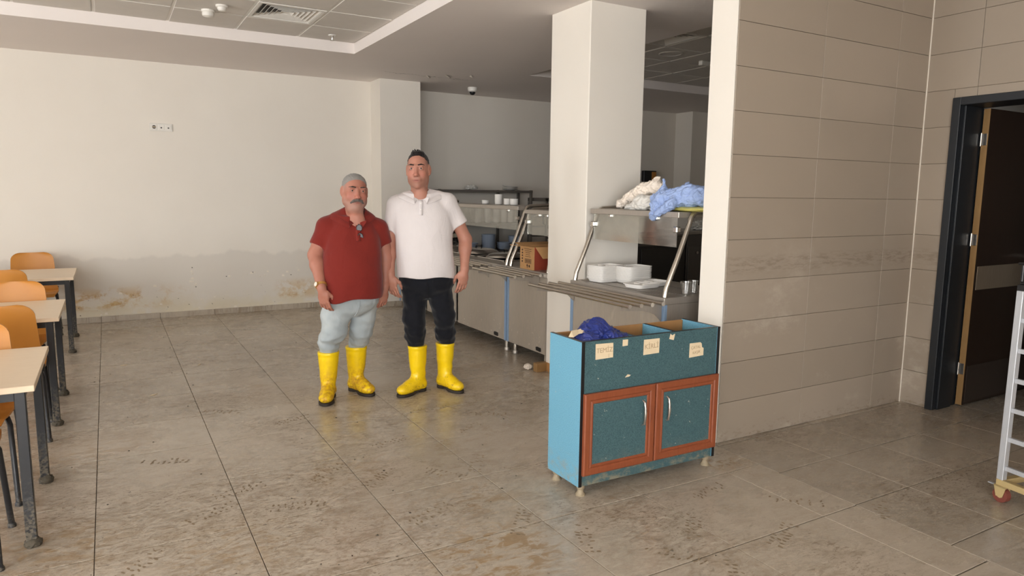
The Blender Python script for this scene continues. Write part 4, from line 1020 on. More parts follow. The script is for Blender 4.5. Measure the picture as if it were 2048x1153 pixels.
# foam meal trays: one stack and two loose
def tray_mesh():
    L, Wd, h = 0.245, 0.19, 0.028; mb = MB()
    def ring(sx, sy, z, n=24):
        out = []
        for q in range(n):
            w = 2*math.pi*q/n; c, si = math.cos(w), math.sin(w)
            out.append((sx*math.copysign(abs(c)**0.35, c), sy*math.copysign(abs(si)**0.35, si), z))
        return out
    rs = [ring(Wd/2*0.82, L/2*0.86, 0), ring(Wd/2*0.93, L/2*0.94, h-0.004), ring(Wd/2, L/2, h-0.004), ring(Wd/2, L/2, h), ring(Wd/2*0.93, L/2*0.945, h), ring(Wd/2*0.83, L/2*0.87, 0.005)]
    n = 24; vs = [p for r in rs for p in r]; fs = [tuple(range(n))[::-1]]
    for i in range(len(rs)-1):
        for q in range(n): fs.append((i*n+q, i*n+(q+1) % n, (i+1)*n+(q+1) % n, (i+1)*n+q))
    fs.append(tuple((len(rs)-1)*n+q for q in range(n))); mb.add(vs, fs)
    mb.rbox(-Wd/2*0.85, Wd/2*0.85, -0.004, 0.004, 0.004, h-0.003, 0.002); mb.rbox(-0.004, 0.004, 0.0, L/2*0.88, 0.004, h-0.003, 0.002)
    return mb.mesh('foam_tray', M['foam'], True)
TRAY = tray_mesh()
for k in range(15):
    for q, (x, y, rz, wd) in enumerate(((3.245, 4.20, 0.10, 'left'), (3.40, 4.06, 0.06, 'right'))):
        if q == 1 and k > 14: continue
        o = link('foam_tray', TRAY, None, (x+random.uniform(-.002, .002), y+random.uniform(-.002, .002), NZ+0.0035+0.0068*k), rz+math.pi*0.5+random.uniform(-.015, .015))
        lb_ = 'topmost white foam tray of the %s pile beside the column' if k == 14 else ('lowest white foam tray of the %s pile beside the column' if k == 0 else 'white foam meal tray inside the %s pile beside the column')
        tag(o, lb_ % wd, 'tray', 'foam trays piled on the %s by the column' % wd)
for (x, y, rz, z, lb) in ((3.27, 3.80, 0.12, 0.0, 'loose white foam tray lying nearest the rails'), (3.43, 3.86, 0.2, 0.0, 'loose white foam tray lying behind the other loose tray')):
    tag(link('foam_tray', TRAY, None, (x, y, NZ+0.0035+z), rz+math.pi/2), lb, 'tray')
for k, (x, y) in enumerate(((3.30, 3.40), (3.385, 3.42))):
    mb = MB().lathe([(0.026, 0), (0.036, 0.085), (0.0375, 0.086), (0.0345, 0.085), (0.0245, 0.003), (0, 0.003)], seg=18)
    tag(part('plastic_cup', mb, M['cup'], None, True, (x, y, NZ+0.001)), ['clear plastic cup by the guard post, the nearer to the rails', 'clear plastic cup beside the other, the nearer to the tiled wall'][k], 'cup')
# bags lying on the guard shelf
SZ = 1.402
film_bag('plastic_bag', M['whitebag'], 'pinkish white plastic bag heaped on the guard shelf', (3.10, 3.5, 1.36), (3.55, 4.28, 1.70),
         [((3.30, 4.12, 1.440), (3.33, 3.90, 1.530), 0.030, 0.055), ((3.33, 3.90, 1.530), (3.35, 3.78, 1.575), 0.055, 0.042), ((3.35, 3.80, 1.57), (3.36, 3.775, 1.630), 0.038, 0.010), ((3.36, 3.78, 1.57), (3.37, 3.66, 1.480), 0.040, 0.035), ((3.36, 4.0, 1.44), (3.38, 3.72, 1.45), 0.04, 0.05)], 0.016, (35, 90), 21, SZ+0.002)
film_bag('plastic_bag', M['clearbag'], 'greyish white plastic bag between the pink and blue bags', (3.10, 3.5, 1.36), (3.50, 4.10, 1.60),
         [((3.235, 3.96, 1.418), (3.26, 3.82, 1.455), 0.016, 0.050), ((3.26, 3.82, 1.455), (3.28, 3.70, 1.460), 0.052, 0.046)], 0.013, (45, 100), 33, SZ+0.002)
film_bag('plastic_bag', M['bluebag'], 'light blue see-through plastic bag hanging over the guard shelf', (3.05, 3.05, 1.28), (3.60, 3.80, 1.70),
         [((3.20, 3.62, 1.375), (3.23, 3.60, 1.47), 0.034, 0.060), ((3.23, 3.60, 1.47), (3.31, 3.42, 1.505), 0.062, 0.070), ((3.31, 3.42, 1.505), (3.35, 3.27, 1.500), 0.070, 0.060), ((3.17, 3.56, 1.385), (3.20, 3.46, 1.455), 0.020, 0.035), ((3.26, 3.60, 1.52), (3.26, 3.61, 1.615), 0.030, 0.004), ((3.34, 3.50, 1.53), (3.36, 3.475, 1.60), 0.035, 0.008)], 0.016, (35, 95), 45)
tag(part('plastic_sheet', blob((3.38, 3.42, SZ+0.019), (0.15, 0.30, 0.020), 52, 0.15, 1.3, 4, False), M['yellowpl'], None, True), 'pale yellow folded plastic under the blue bag', 'sheet')

# ------------------------------------------------------------------ kitchen background
rk = thing('steel_shelving', 'dark steel shelving unit against the kitchen wall', 'shelving', (4.05, 9.05, 0))
RW, RD = 1.50, 0.38
for (x, y) in ((0.0, 0.0), (RW, 0.0), (0.0, RD), (RW, RD), (RW-0.36, RD)):
    part('upright', MB().rbox(x-0.018, x+0.018, y-0.018, y+0.018, 0, 1.56, 0.002), M['steel_dark'], rk)
for z in (0.22, 0.66, 1.075, 1.555):
    part('shelf', MB().rbox(-0.02, RW+0.02, -0.02, RD+0.02, z-0.035, z, 0.002), M['steel_dark'], rk)
def dish_mesh(name, prof, mat, seg=18): return MB().lathe(prof, seg=seg).mesh(name, mat, True)
PLATE = dish_mesh('plate', [(0.06, 0), (0.065, 0.004), (0.12, 0.018), (0.121, 0.021), (0.085, 0.010), (0, 0.008)], M['porc'])
BOWL = dish_mesh('bowl', [(0.030, 0), (0.040, 0.005), (0.043, 0.040), (0.044, 0.043), (0.040, 0.042), (0.036, 0.010), (0, 0.008)], M['porc'])
CUPM = dish_mesh('cup', [(0.038, 0), (0.05, 0.01), (0.056, 0.075), (0.058, 0.08), (0.053, 0.079), (0.045, 0.014), (0, 0.012)], M['porc'])
BBOWL = dish_mesh('bowl', [(0.05, 0), (0.09, 0.02), (0.105, 0.055), (0.108, 0.06), (0.10, 0.058), (0.08, 0.02), (0, 0.01)], M['bluepl'])
for k in range(3): tag(link('plate', PLATE, None, (5.28, 9.22, 1.556+0.022*k), 0.4*k), ['lowest white plate on top of the shelving', 'middle white plate on top of the shelving', 'topmost white plate on top of the shelving, tilted'][k], 'plate').rotation_euler[0] = 0.10 if k == 2 else 0
tag(part('wrapped_bundle', blob((4.62, 9.2, 1.592), (0.09, 0.07, 0.034), 61, 0.5, 2.4, 4), M['clearbag'], None, True), 'small crumpled foil bundle on the shelving top', 'bundle')
ORD = ['leftmost short', 'second short', 'medium height', 'leftmost tall', 'second tall', 'third tall', 'rightmost tall']
for c, (x, h) in enumerate(((4.30, 3), (4.45, 3), (4.72, 6), (4.88, 8), (5.02, 8), (5.15, 8), (5.27, 8))):
    for k in range(h):
        tag(link('cup', CUPM, None, (x, 9.17, 1.0755+0.026*k)), ('topmost' if k == h-1 else 'lowest' if k == 0 else 'inner')+' white cup in the %s stack on the shelving' % ORD[c], 'cup', 'white cups of the %s stack on the shelving' % ORD[c])
for c, (x, y, h) in enumerate(((4.92, 9.22, 7), (5.17, 9.2, 3), (5.38, 9.22, 6), (4.62, 9.2, 3))):
    for k in range(h):
        tag(link('bowl', BBOWL, None, (x, y, 0.6605+0.03*k)), ('topmost' if k == h-1 else 'lowest' if k == 0 else 'inner')+' pale blue bowl in the %s stack on the lower shelf' % ['tall', 'short middle', 'right-hand', 'leftmost'][c], 'bowl', 'pale blue bowls in the %s stack' % ['tall', 'short middle', 'right-hand', 'leftmost'][c])
# small bowls on the guard shelf of the hot counter
for c, (x, y, h) in enumerate(((3.60, 6.20, 2), (3.60, 6.33, 2), (3.62, 6.56, 4), (3.60, 6.82, 1))):
    for k in range(h):
        tag(link('bowl', BOWL, None, (x, y, 1.391+0.022*k)), ('topmost' if k == h-1 else 'lower')+' small white bowl in %s on the hot counter guard shelf' % ['the nearest pile', 'the second pile', 'the tallest pile', 'the farthest spot'][c], 'bowl', 'small white bowls, %s of the guard shelf' % ['nearest pile', 'second pile', 'tallest pile', 'farthest spot'][c])
# jars by the taller man's elbow
for k, (x, y, z) in enumerate(((3.72, 7.85, 0), (3.62, 7.78, 0), (3.72, 7.85, 0.115), (3.62, 7.78, 0.115), (3.67, 7.80, 0.23))):
    j = thing('jar', ['dark jar on the hot counter, lower right', 'dark jar on the hot counter, lower left', 'dark jar stacked upper right', 'dark jar stacked upper left', 'orange lidded jar topping the jar pile'][k], 'jar', (x, y, BZ+z))
    part('glass_body', MB().lathe([(0.045, 0), (0.048, 0.01), (0.048, 0.075), (0.038, 0.09)], seg=16), M['jar'], j, True)
    part('paper_label', MB().lathe([(0.0485, 0.02), (0.0488, 0.022), (0.0488, 0.066), (0.0485, 0.068)], seg=16), M['jarlabel'], j, True)
    part('lid', MB().lathe([(0.041, 0.088), (0.042, 0.09), (0.042, 0.108), (0.038, 0.112)], seg=16), M['orangelid'] if k == 4 else M['dark_pl'], j, True)
# tray trolley at the right of the shelving
tr = thing('tray_trolley', 'dark steel tray trolley standing beside the shelving', 'trolley', (5.62, 8.72, 0))
for (x, y) in ((0, 0), (0.52, 0), (0, 0.5), (0.52, 0.5)):
    part('upright', MB().rbox(x-0.014, x+0.014, y-0.014, y+0.014, 0.1, 1.44, 0.002), M['steel_dark'], tr)
    part('wheel', MB().tube([(x-0.012, y, 0.05), (x+0.012, y, 0.05)], 0.05, 14), M['dark_pl'], tr, True)
part('top_frame', MB().box(-0.014, 0.534, -0.014, 0.014, 1.40, 1.45).box(-0.014, 0.534, 0.486, 0.514, 1.40, 1.45).box(-0.014, 0.014, 0.014, 0.486, 1.40, 1.45).box(0.506, 0.534, 0.014, 0.486, 1.40, 1.45), M['steel_dark'], tr)
for k in range(8):
    z = 0.25+0.15*k
    part('runner', MB().box(0.0, 0.52, -0.004, 0.012, z, z+0.022), M['steel_dark'], tr); part('runner', MB().box(0, 0.52, 0.488, 0.504, z, z+0.022), M['steel_dark'], tr)
part('push_handle', MB().tube([(-0.012, 0, 1.22), (-0.06, 0, 1.21), (-0.06, 0, 1.07), (-0.012, 0, 1.06)], 0.010, 8), M['dark_pl'], tr, True)
# dark range and stainless cabinet beyond the near counter
rg = thing('kitchen_range', 'black kitchen range in shadow beyond the short counter', 'range', (6.65, 7.9, 0))
part('body', MB().rbox(0, 0.98, 0, 0.7, 0.05, 0.90, 0.008), M['void'], rg)
part('oven_door', MB().rbox(0.1, 0.88, -0.02, 0, 0.12, 0.72, 0.006), M['void'], rg)
part('control_strip', MB().rbox(0.02, 0.96, -0.015, 0, 0.76, 0.88, 0.004), M['steel_dark'], rg)
part('hob', MB().rbox(0, 0.98, 0, 0.7, 0.90, 0.925, 0.004), M['steel_dark'], rg)
for k in range(4): part('leg', MB().tube([(0.06+0.86*(k % 2), 0.06+0.58*(k//2), 0), (0.06+0.86*(k % 2), 0.06+0.58*(k//2), 0.06)], 0.02, 10), M['steel_dark'], rg)
kc = thing('steel_cabinet', 'dull steel kitchen cabinet with round knobs beyond the short counter', 'cabinet', (7.66, 7.9, 0))
part('body', MB().rbox(0, 1.3, 0.0, 0.7, 0.08, 0.92, 0.004), M['steel_dark'], kc)
for k in range(3):
    d = part('cabinet_door', MB().rbox(0.02+0.43*k, 0.43+0.43*k, -0.02, -0.001, 0.12, 0.74, 0.004), M['steel_dark'], kc)
    part('knob', MB().tube([(0.16+0.30*(k % 2)+0.43*(k//1)-(0.30 if k % 2 else 0)+0.02, -0.02, 0.64), (0.16+0.43*k+0.02, -0.045, 0.64)], 0.022, 14), M['chrome'], d, True)
part('worktop', MB().rbox(-0.01, 1.31, -0.03, 0.71, 0.92, 0.97, 0.004), M['steel'], kc)
for k in range(4): part('leg', MB().tube([(0.06+1.18*(k % 2), 0.06+0.58*(k//2), 0), (0.06+1.18*(k % 2), 0.06+0.58*(k//2), 0.09)], 0.02, 10), M['steel_dark'], kc)
tag(part('cloth_heap', blob((8.22, 8.15, 1.03), (0.22, 0.16, 0.08), 71, 0.5, 2.2, 4), M['clearbag'], None, True), 'crumpled pale cloth heap on the steel cabinet', 'cloth')
wbx = thing('wall_box', 'small black and yellow box fixed to the kitchen wall', 'box', (8.18, 9.47, 1.74))
part('case', MB().rbox(-0.14, 0.14, -0.07, 0, 0, 0.19, 0.006), M['dark_pl'], wbx); part('yellow_face', MB().rbox(0.03, 0.13, -0.075, -0.069, 0.03, 0.17, 0.002), M['orange'], wbx)

# ------------------------------------------------------------------ rack trolley at the right edge
rx = thing('bakery_rack', 'pale aluminium tray rack on casters at the right edge', 'trolley', (3.812, 1.66, 0), math.radians(-100))
# local x runs along the side frame towards the camera side, local y across the rack
for (x, y) in ((0, 0), (0.55, 0), (0, 0.45), (0.55, 0.45)):
    part('upright', MB().rbox(x-0.016, x+0.016, y-0.016, y+0.016, 0.115, 1.07, 0.002), M['alu'], rx)
part('base_frame', MB().rbox(-0.016, 0.566, -0.016, 0.016, 0.085, 0.115, 0.002).rbox(-0.016, 0.566, 0.434, 0.466, 0.085, 0.115, 0.002).rbox(-0.016, 0.016, 0.016, 0.434, 0.085, 0.115, 0.002).rbox(0.534, 0.566, 0.016, 0.434, 0.085, 0.115, 0.002), M['castyel'], rx)
for k in range(6):
    z = 0.165+0.15*k
    for y in (0.0, 0.45): part('runner', MB().box(0.016, 0.534, y-0.012 if y else y-0.004, y+0.004 if y else y+0.012, z, z+0.022).box(0.016, 0.534, (y-0.03 if y else y+0.0), (y if y else y+0.03), z, z+0.003), M['alu'], rx)
part('top_frame', MB().rbox(-0.016, 0.566, -0.016, 0.016, 1.07, 1.10, 0.002).rbox(-0.016, 0.566, 0.434, 0.466, 1.07, 1.10, 0.002).rbox(-0.016, 0.016, 0.016, 0.434, 1.07, 1.10, 0.002).rbox(0.534, 0.566, 0.016, 0.434, 1.07, 1.10, 0.002), M['dark_pl'], rx)
for (x, y) in ((0.01, 0.0), (0.54, 0), (0.01, 0.45), (0.54, 0.45)):
    c = part('caster', MB().prism([(-0.03, 0.085), (0.03, 0.085), (0.016, 0.03), (-0.016, 0.03)], 'y', -0.022, -0.018).prism([(-0.03, 0.085), (0.03, 0.085), (0.016, 0.03), (-0.016, 0.03)], 'y', 0.018, 0.022).box(-0.03, 0.03, -0.022, 0.022, 0.08, 0.086), M['castyel'], rx, False, (x, y, 0))
    part('wheel', MB().tube([(0, -0.015, 0.037), (0, 0.015, 0.037)], 0.037, 20), M['caster'], c, True)
    part('hub', MB().tube([(0, -0.017, 0.037), (0, 0.017, 0.037)], 0.014, 12), M['castyel'], c, True)
    part('brake_lever', MB().box(-0.07, -0.02, -0.008, 0.008, 0.076, 0.081), M['alu'], c)
bk = thing('black_crate', 'black plastic box on top of the tray rack', 'box', (3.812, 1.66, 1.101), math.radians(-100))
part('shell', MB().rbox(-0.01, 0.5, -0.01, 0.42, 0.0, 0.012, 0.003).rbox(-0.01, 0.002, -0.01, 0.42, 0.012, 0.10, 0.003).rbox(0.488, 0.5, -0.01, 0.42, 0.012, 0.10, 0.003).rbox(0.002, 0.488, -0.01, 0.002, 0.012, 0.10, 0.003).rbox(0.002, 0.488, 0.408, 0.42, 0.012, 0.10, 0.003), M['dark_pl'], bk)
part('rim', MB().tube([(-0.016, -0.016, 0.10), (0.506, -0.016, 0.10), (0.506, 0.426, 0.10), (-0.016, 0.426, 0.10), (-0.016, -0.016, 0.10)], 0.006, 8), M['dark_pl'], bk, True)

# ------------------------------------------------------------------ bits on the floor
tag(part('crumpled_tissue', blob((3.08, 5.03, 0.024), (0.035, 0.028, 0.024), 81, 0.4, 2.4, 4), M['whitebag'], None, True), 'crumpled cream tissue on the floor by the column', 'tissue')
tag(part('wood_block', MB().rbox(3.09, 3.19, 4.90, 4.96, 0.0, 0.075, 0.003), M['dooredge'], None), 'short tan wooden block against the column foot', 'block')
cr = MB()
for k in range(130):
    u, v = random.random(), random.random()
    x, y = -0.2+4.0*u, 1.9+6.5*v
    if x > 3.0 or (1.9 < x < 3.0 and 2.6 < y < 3.05): continue
    q = random.uniform(0.003, 0.009); a = random.random()*3
    cr.add([(x+q*math.cos(a), y+q*math.sin(a), 0.0008), (x+q*math.cos(a+2), y+q*1.2*math.sin(a+2), 0.0008), (x+q*math.cos(a+4), y+q*math.sin(a+4), 0.0008), (x, y, 0.001+q*0.5)], [(0, 1, 3), (1, 2, 3), (2, 0, 3), (0, 2, 1)])
bpm = MB(); rs_ = random.Random(5)
for (px_, py_, a0) in [(0.95, 3.62, 0.6), (1.18, 3.42, 0.7), (0.72, 3.28, 2.9), (1.42, 3.9, 0.3), (1.72, 3.35, 1.0), (1.95, 3.9, 0.5), (2.2, 4.1, 2.6), (1.58, 2.62, 0.9), (1.25, 2.9, 0.4), (0.5, 3.6, 0.2), (0.2, 4.2, 2.8), (0.35, 3.4, 0.5), (1.75, 2.35, 1.2), (2.25, 2.2, 0.8), (2.55, 1.95, 0.4), (2.9, 2.15, 2.4), (2.1, 1.8, 0.9), (1.0, 4.6, 0.3), (0.6, 5.0, 2.7), (2.75, 4.4, 0.6), (2.55, 3.8, 1.1), (1.9, 4.4, 0.1), (0.05, 3.05, 0.8), (2.6, 2.45, 0.2), (3.2, 1.9, 0.7), (1.5, 3.3, 2.2), (2.35, 3.45, 0.4), (2.0, 2.05, 2.0)]:
    ca_, sa_ = math.cos(a0), math.sin(a0); seed_ = rs_.random()
    for i in range(9):
        for j in (-1, 0, 1):
            if rs_.random() < 0.34: continue
            u = (i-4)*0.030+rs_.uniform(-.005, .005); v = j*0.026+rs_.uniform(-.004, .004); wl_2, wt_ = rs_.uniform(0.006, 0.014), rs_.uniform(0.003, 0.006); b_ = a0+1.3+rs_.uniform(-.4, .4)
            cx_, cy_ = px_+u*ca_-v*sa_, py_+u*sa_+v*ca_; c2, s2 = math.cos(b_), math.sin(b_)
            q_ = [(cx_+p*wl_2*c2-r*wt_*s2, cy_+p*wl_2*s2+r*wt_*c2) for p, r in ((-1, -.5), (-.4, -1), (.5, -.9), (1, -.2), (.7, .8), (-.2, 1), (-.9, .6))]
            bpm.prism(q_, 'z', 0.0004, 0.0008)
tag(part('muddy_boot_prints', bpm, M['mudprint'], None), 'dried brown boot prints trodden over the floor tiles', 'dirt', None, 'stuff')
tag(part('mud_crumbs', cr, M['mud'], None), 'dark mud crumbs scattered over the wet floor', 'dirt', None, 'stuff')
for (x, y, a) in ((0.05, 6.75, 0.3), (0.62, 6.48, 1.0), (0.22, 5.65, 0.5)):
    mb = MB().prism([(-0.03, 0), (0, 0.007), (0.032, 0.002), (0.0, -0.006)], 'z', 0.0008, 0.004)
    tag(part('litter_chip', mb, M['paper'], None, False, (x, y, 0.0), a), {0.05: 'thin pale chip on the floor near the desks', 0.62: 'pale chip lying on a floor joint by the stained wall', 0.22: 'curled pale chip on the floor in mid hall'}[x], 'litter')
# ------------------------------------------------------------------ people: distance-field modelling
def rotm(yaw=0, pit=0, rol=0):
    cz, sz = math.cos(yaw), math.sin(yaw); cx, sx = math.cos(pit), math.sin(pit); cy, sy = math.cos(rol), math.sin(rol)
    return np.array([[cz, -sz, 0], [sz, cz, 0], [0, 0, 1]]) @ np.array([[1, 0, 0], [0, cx, -sx], [0, sx, cx]]) @ np.array([[cy, 0, sy], [0, 1, 0], [-sy, 0, cy]])
def hexl(c): return np.array(lin(c)[:3])

M['skin_red'] = mat_attr('skin_ruddy', 0.5, 0.12, 0.06, 120)
M['eye'] = mat_attr('eye_surface', 0.15)
M['hair_grey'] = mat_cloth('grey_cropped_hair', s(156, 152, 147), s(112, 108, 103), 300, 0.8, None, 90)
M['hair_dark'] = mat_cloth('dark_cropped_hair', s(36, 30, 28), s(22, 19, 18), 300, 0.7, None, 90)
M['brow_old'] = mat_cloth('dark_grey_brow_hair', s(74, 62, 54), s(54, 46, 42), 300, 0.8, None, 90)
M['mous'] = mat_cloth('grey_moustache_hair', s(112, 104, 98), s(70, 62, 58), 300, 0.8, None, 90)
M['polo_red'] = mat_cloth('rust_red_pique', s(126, 42, 34), s(112, 35, 29))
M['polo_white'] = mat_cloth('white_pique', s(222, 215, 214), s(212, 205, 204))
M['denim_pale'] = mat_cloth('pale_blue_denim', s(172, 180, 183), s(152, 161, 165), 380, 0.85, s(190, 195, 194))
M['denim_black'] = mat_cloth('black_denim', s(26, 27, 33), s(18, 19, 24), 380, 0.85)
def mat_boot(name, muddy):
    n = NT(name); v = n.obj(); z = n.xyz(v)[2]
    c = n.mix(n.noise(v, 8, 3), s(246, 212, 20), s(236, 196, 14))
    d = n.math('MULTIPLY', n.step(n.math('ADD', z, n.math('MULTIPLY', n.noise(v, 9, 4), 0.22)), 0.30+muddy*0.16, 0.08+muddy*0.06), n.step(n.noise(v, 34, 5, 0.7), 0.36, 0.62))
    c = n.mix(n.math('MULTIPLY', d, 0.35+0.45*muddy), c, s(182, 124, 36))
    sp = n.math('MULTIPLY', n.step(n.noise(v, 70, 3), 0.60, 0.66), n.step(z, 0.22, 0.02))
    c = n.mix(n.math('MULTIPLY', sp, 0.7), c, s(110, 80, 36))
    n.set(c, n.math('ADD', n.math('MULTIPLY', d, 0.3), 0.3), 0, 0.5); n.bump(n.noise(v, 40, 3), 0.06, 0.004); return n.m
M['boot_a'] = mat_boot('yellow_rubber_muddy', 1.0); M['boot_b'] = mat_boot('yellow_rubber', 0.0)
M['sole'] = simple('dark_boot_sole', s(52, 42, 34), 0.7, 0, 0.3, 60, 0.2)
M['gold'] = mat_steel('gold_watch_strap', (214, 164, 92), 0.3)
M['dial'] = simple('pale_watch_dial', s(232, 226, 214), 0.3)
M['lens'] = simple('dark_spectacle_lens', s(48, 44, 46), 0.35)

def head_prims(f, T, kind):
    w = 1.0
    f.ell((0, 0.018, 0.036), (0.076, 0.094, 0.088), 0.02, M4=T)
    f.ell((0, -0.018, -0.028), (0.067, 0.078, 0.086), 0.03, M4=T)
    heavy = 1.14 if kind == 'old' else 1.0
    f.ell((0, -0.030, -0.078), (0.056*heavy, 0.058, 0.042), 0.03, M4=T)
    f.ell((0, -0.074, -0.100), (0.024, 0.018, 0.018), 0.022, M4=T)
    for sd in (-1, 1):
        f.ell((sd*0.038, -0.062, -0.036), (0.027, 0.024, 0.030), 0.02, M4=T)
        f.ell((sd*0.056*heavy, 0.0, -0.058), (0.012, 0.030, 0.028), 0.04, M4=T)
    # eye hollows, lids, brows
    for sd in (-1, 1):
        f.ell((sd*0.035, -0.104, 0.001), (0.022, 0.017, 0.0125), 0.010, op='sub', M4=T)
        f.ell((sd*0.0345, -0.0785, 0.0005), (0.0185, 0.0125, 0.0125), 0.005, M4=T)
        f.ell((sd*0.033, -0.0855, 0.0205), (0.024, 0.010, 0.0075), 0.010, M4=T)
        f.ell((sd*0.0345, -0.0945, -0.0012), (0.0165, 0.0065, 0.0040), 0.002, op='sub', M4=T)
    # nose
    f.cap((0, -0.084, 0.012), (0, -0.1085, -0.034), 0.0085, 0.0125, 0.012, M4=T)
    f.ell((0, -0.110, -0.0375), (0.0135, 0.0125, 0.0105), 0.008, M4=T)
    for sd in (-1, 1):
        f.ell((sd*0.0145, -0.0985, -0.0405), (0.0085, 0.0115, 0.0085), 0.006, M4=T)
        f.ell((sd*0.0075, -0.1085, -0.0495), (0.0042, 0.006, 0.0035), 0.003, op='sub', M4=T)
    # mouth
    f.ell((0, -0.086, -0.066), (0.030, 0.014, 0.020), 0.014, M4=T)
    f.ell((0, -0.0925, -0.0655), (0.027, 0.0070, 0.0045), 0.006, M4=T)
    f.ell((0, -0.0920, -0.0745), (0.024, 0.0070, 0.0052), 0.006, M4=T)
    f.ell((0, -0.1020, -0.0700), (0.030, 0.0065, 0.0018), 0.002, op='sub', M4=T)
    for sd in (-1, 1):
        Re = rotm(sd*-0.35, 0.12, 0)
        f.ell((sd*0.081, 0.012, -0.008), (0.008, 0.021, 0.033), 0.008, R=Re, M4=T)
        f.ell((sd*0.089, 0.006, -0.004), (0.006, 0.012, 0.018), 0.005, R=Re, op='sub', M4=T)
        f.ell((sd*0.079, 0.002, -0.032), (0.008, 0.012, 0.012), 0.008, M4=T)
def hand_prims(f, wrist, Rh, sc, side, curl=1.0):
    """hand-space: fingers along -z, palm faces +x*side, thumb side -y"""
    T = (Rh, np.array(wrist, float), sc)
    f.ell((0, 0.0, -0.055), (0.0165, 0.041, 0.050), 0.016, M4=T)
    f.ell((0.003*side, -0.028, -0.040), (0.017, 0.018, 0.030), 0.014, M4=T)
    f.cap((0, 0, 0.02), (0, 0, -0.03), 0.026, 0.024, 0.02, M4=T)
    spec = [(-0.0315, 0.040, 0.026, 0.021, 0.0088, 0.75), (-0.0105, 0.045, 0.029, 0.022, 0.0090, 0.9), (0.0110, 0.042, 0.027, 0.021, 0.0086, 1.05), (0.0315, 0.032, 0.021, 0.018, 0.0078, 1.15)]
    for (y, a, b, c, r, cu) in spec:
        p = np.array([0.001*side, y, -0.092+0.10*abs(y)*abs(y)*60*0.16]); ang = 0.0
        for q, (L, bend) in enumerate(((a, 0.42), (b, 0.62), (c, 0.45))):
            ang += bend*cu*curl
            d = np.array([math.sin(ang)*side, y*0.35 if q == 0 else 0.0, -math.cos(ang)]); d /= np.linalg.norm(d)
            e = p+d*L; f.cap(p, e, r*(1-0.06*q), r*(0.94-0.06*q), 0.0035 if q else 0.008, M4=T); p = e
    p = np.array([0.006*side, -0.034, -0.022])
    for (L, d, r0, r1) in ((0.040, (0.40*side, -0.42, -0.80), 0.0135, 0.0115), (0.030, (0.42*side, 0.0, -0.90), 0.0110, 0.0098), (0.024, (0.42*side, 0.15, -0.88), 0.0098, 0.0078)):
        d = np.array(d); d = d/np.linalg.norm(d); e = p+d*L; f.cap(p, e, r0, r1, 0.008, M4=T); p = e
def boot(parent, x, y, ang, mat, shaft, top=0.355, lean=(0, 0), seed=1, wid=1.0):
    """ang: turn of the toe about z (toe towards -y at 0)"""
    f = Field((-0.13, -0.24, -0.01), (0.13, 0.14, 0.40), 0.005)
    fd = folds(seed, 0.004, (40, 70), 5, 2.5, (0.17, 0.08))
    rw, rd = shaft
    f.loft([(0.05, 0, 0.03, 0.046*wid, 0.055), (0.10, 0, 0.028, 0.047*wid, 0.056), (0.15, lean[0]*0.3, 0.022+lean[1]*0.3, rw*0.78, rd*0.86), (0.22, lean[0]*0.6, 0.02+lean[1]*0.6, rw*0.90, rd*0.94), (0.30, lean[0]*0.9, 0.018+lean[1]*0.9, rw, rd), (top, lean[0], 0.018+lean[1], rw*1.02, rd*1.02)], 0.02, fd, 2.1)
    f.loft([(top-0.022, lean[0], 0.018+lean[1], rw*1.06, rd*1.06), (top, lean[0], 0.018+lean[1], rw*1.06, rd*1.06)], 0.004, None, 2.1)
    f.cap((0, 0.045, 0.055), (0, -0.07, 0.058), 0.046*wid, 0.046*wid, 0.02)
    f.ell((0, -0.125, 0.048), (0.050*wid, 0.070, 0.040), 0.03); f.ell((0, 0.05, 0.055), (0.045*wid, 0.042, 0.05), 0.02)
    f.cap((0, 0.0, 0.10), (0, -0.085, 0.062), 0.04*wid, 0.034*wid, 0.03)
    f.half((0, 0, 0.014), (0, 0, -1))
    R = rotm(ang); lo = np.array([x, y, 0.0])
    V, Q = f.surface(1); ob = link('boot', np_mesh('boot', V, Q, mat), parent, lo, ang)
    g = Field((-0.09, -0.25, -0.01), (0.09, 0.14, 0.05), 0.004)
    def slab(c, r, z0, z1):
        sl, X, Y, Z = g.sub((c[0]-r[0]-0.02, c[1]-r[1]-0.02, -0.01), (c[0]+r[0]+0.02, c[1]+r[1]+0.02, 0.05))
        d = (np.sqrt(((X-c[0])/r[0])**2+((Y-c[1])/r[1])**2)-1)*min(r); d = np.maximum(d, np.maximum(z0-Z, Z-z1)); g.put(sl, d.astype(np.float32), 0.008)
    slab((0, -0.11), (0.052*wid, 0.088), 0.0, 0.021); slab((0, 0.045), (0.047*wid, 0.050), 0.0, 0.026); slab((0, -0.02), (0.040*wid, 0.07), 0.010, 0.023)
    V, Q = g.surface(1); link('sole', np_mesh('sole', V, Q, M['sole']), ob)
    return ob
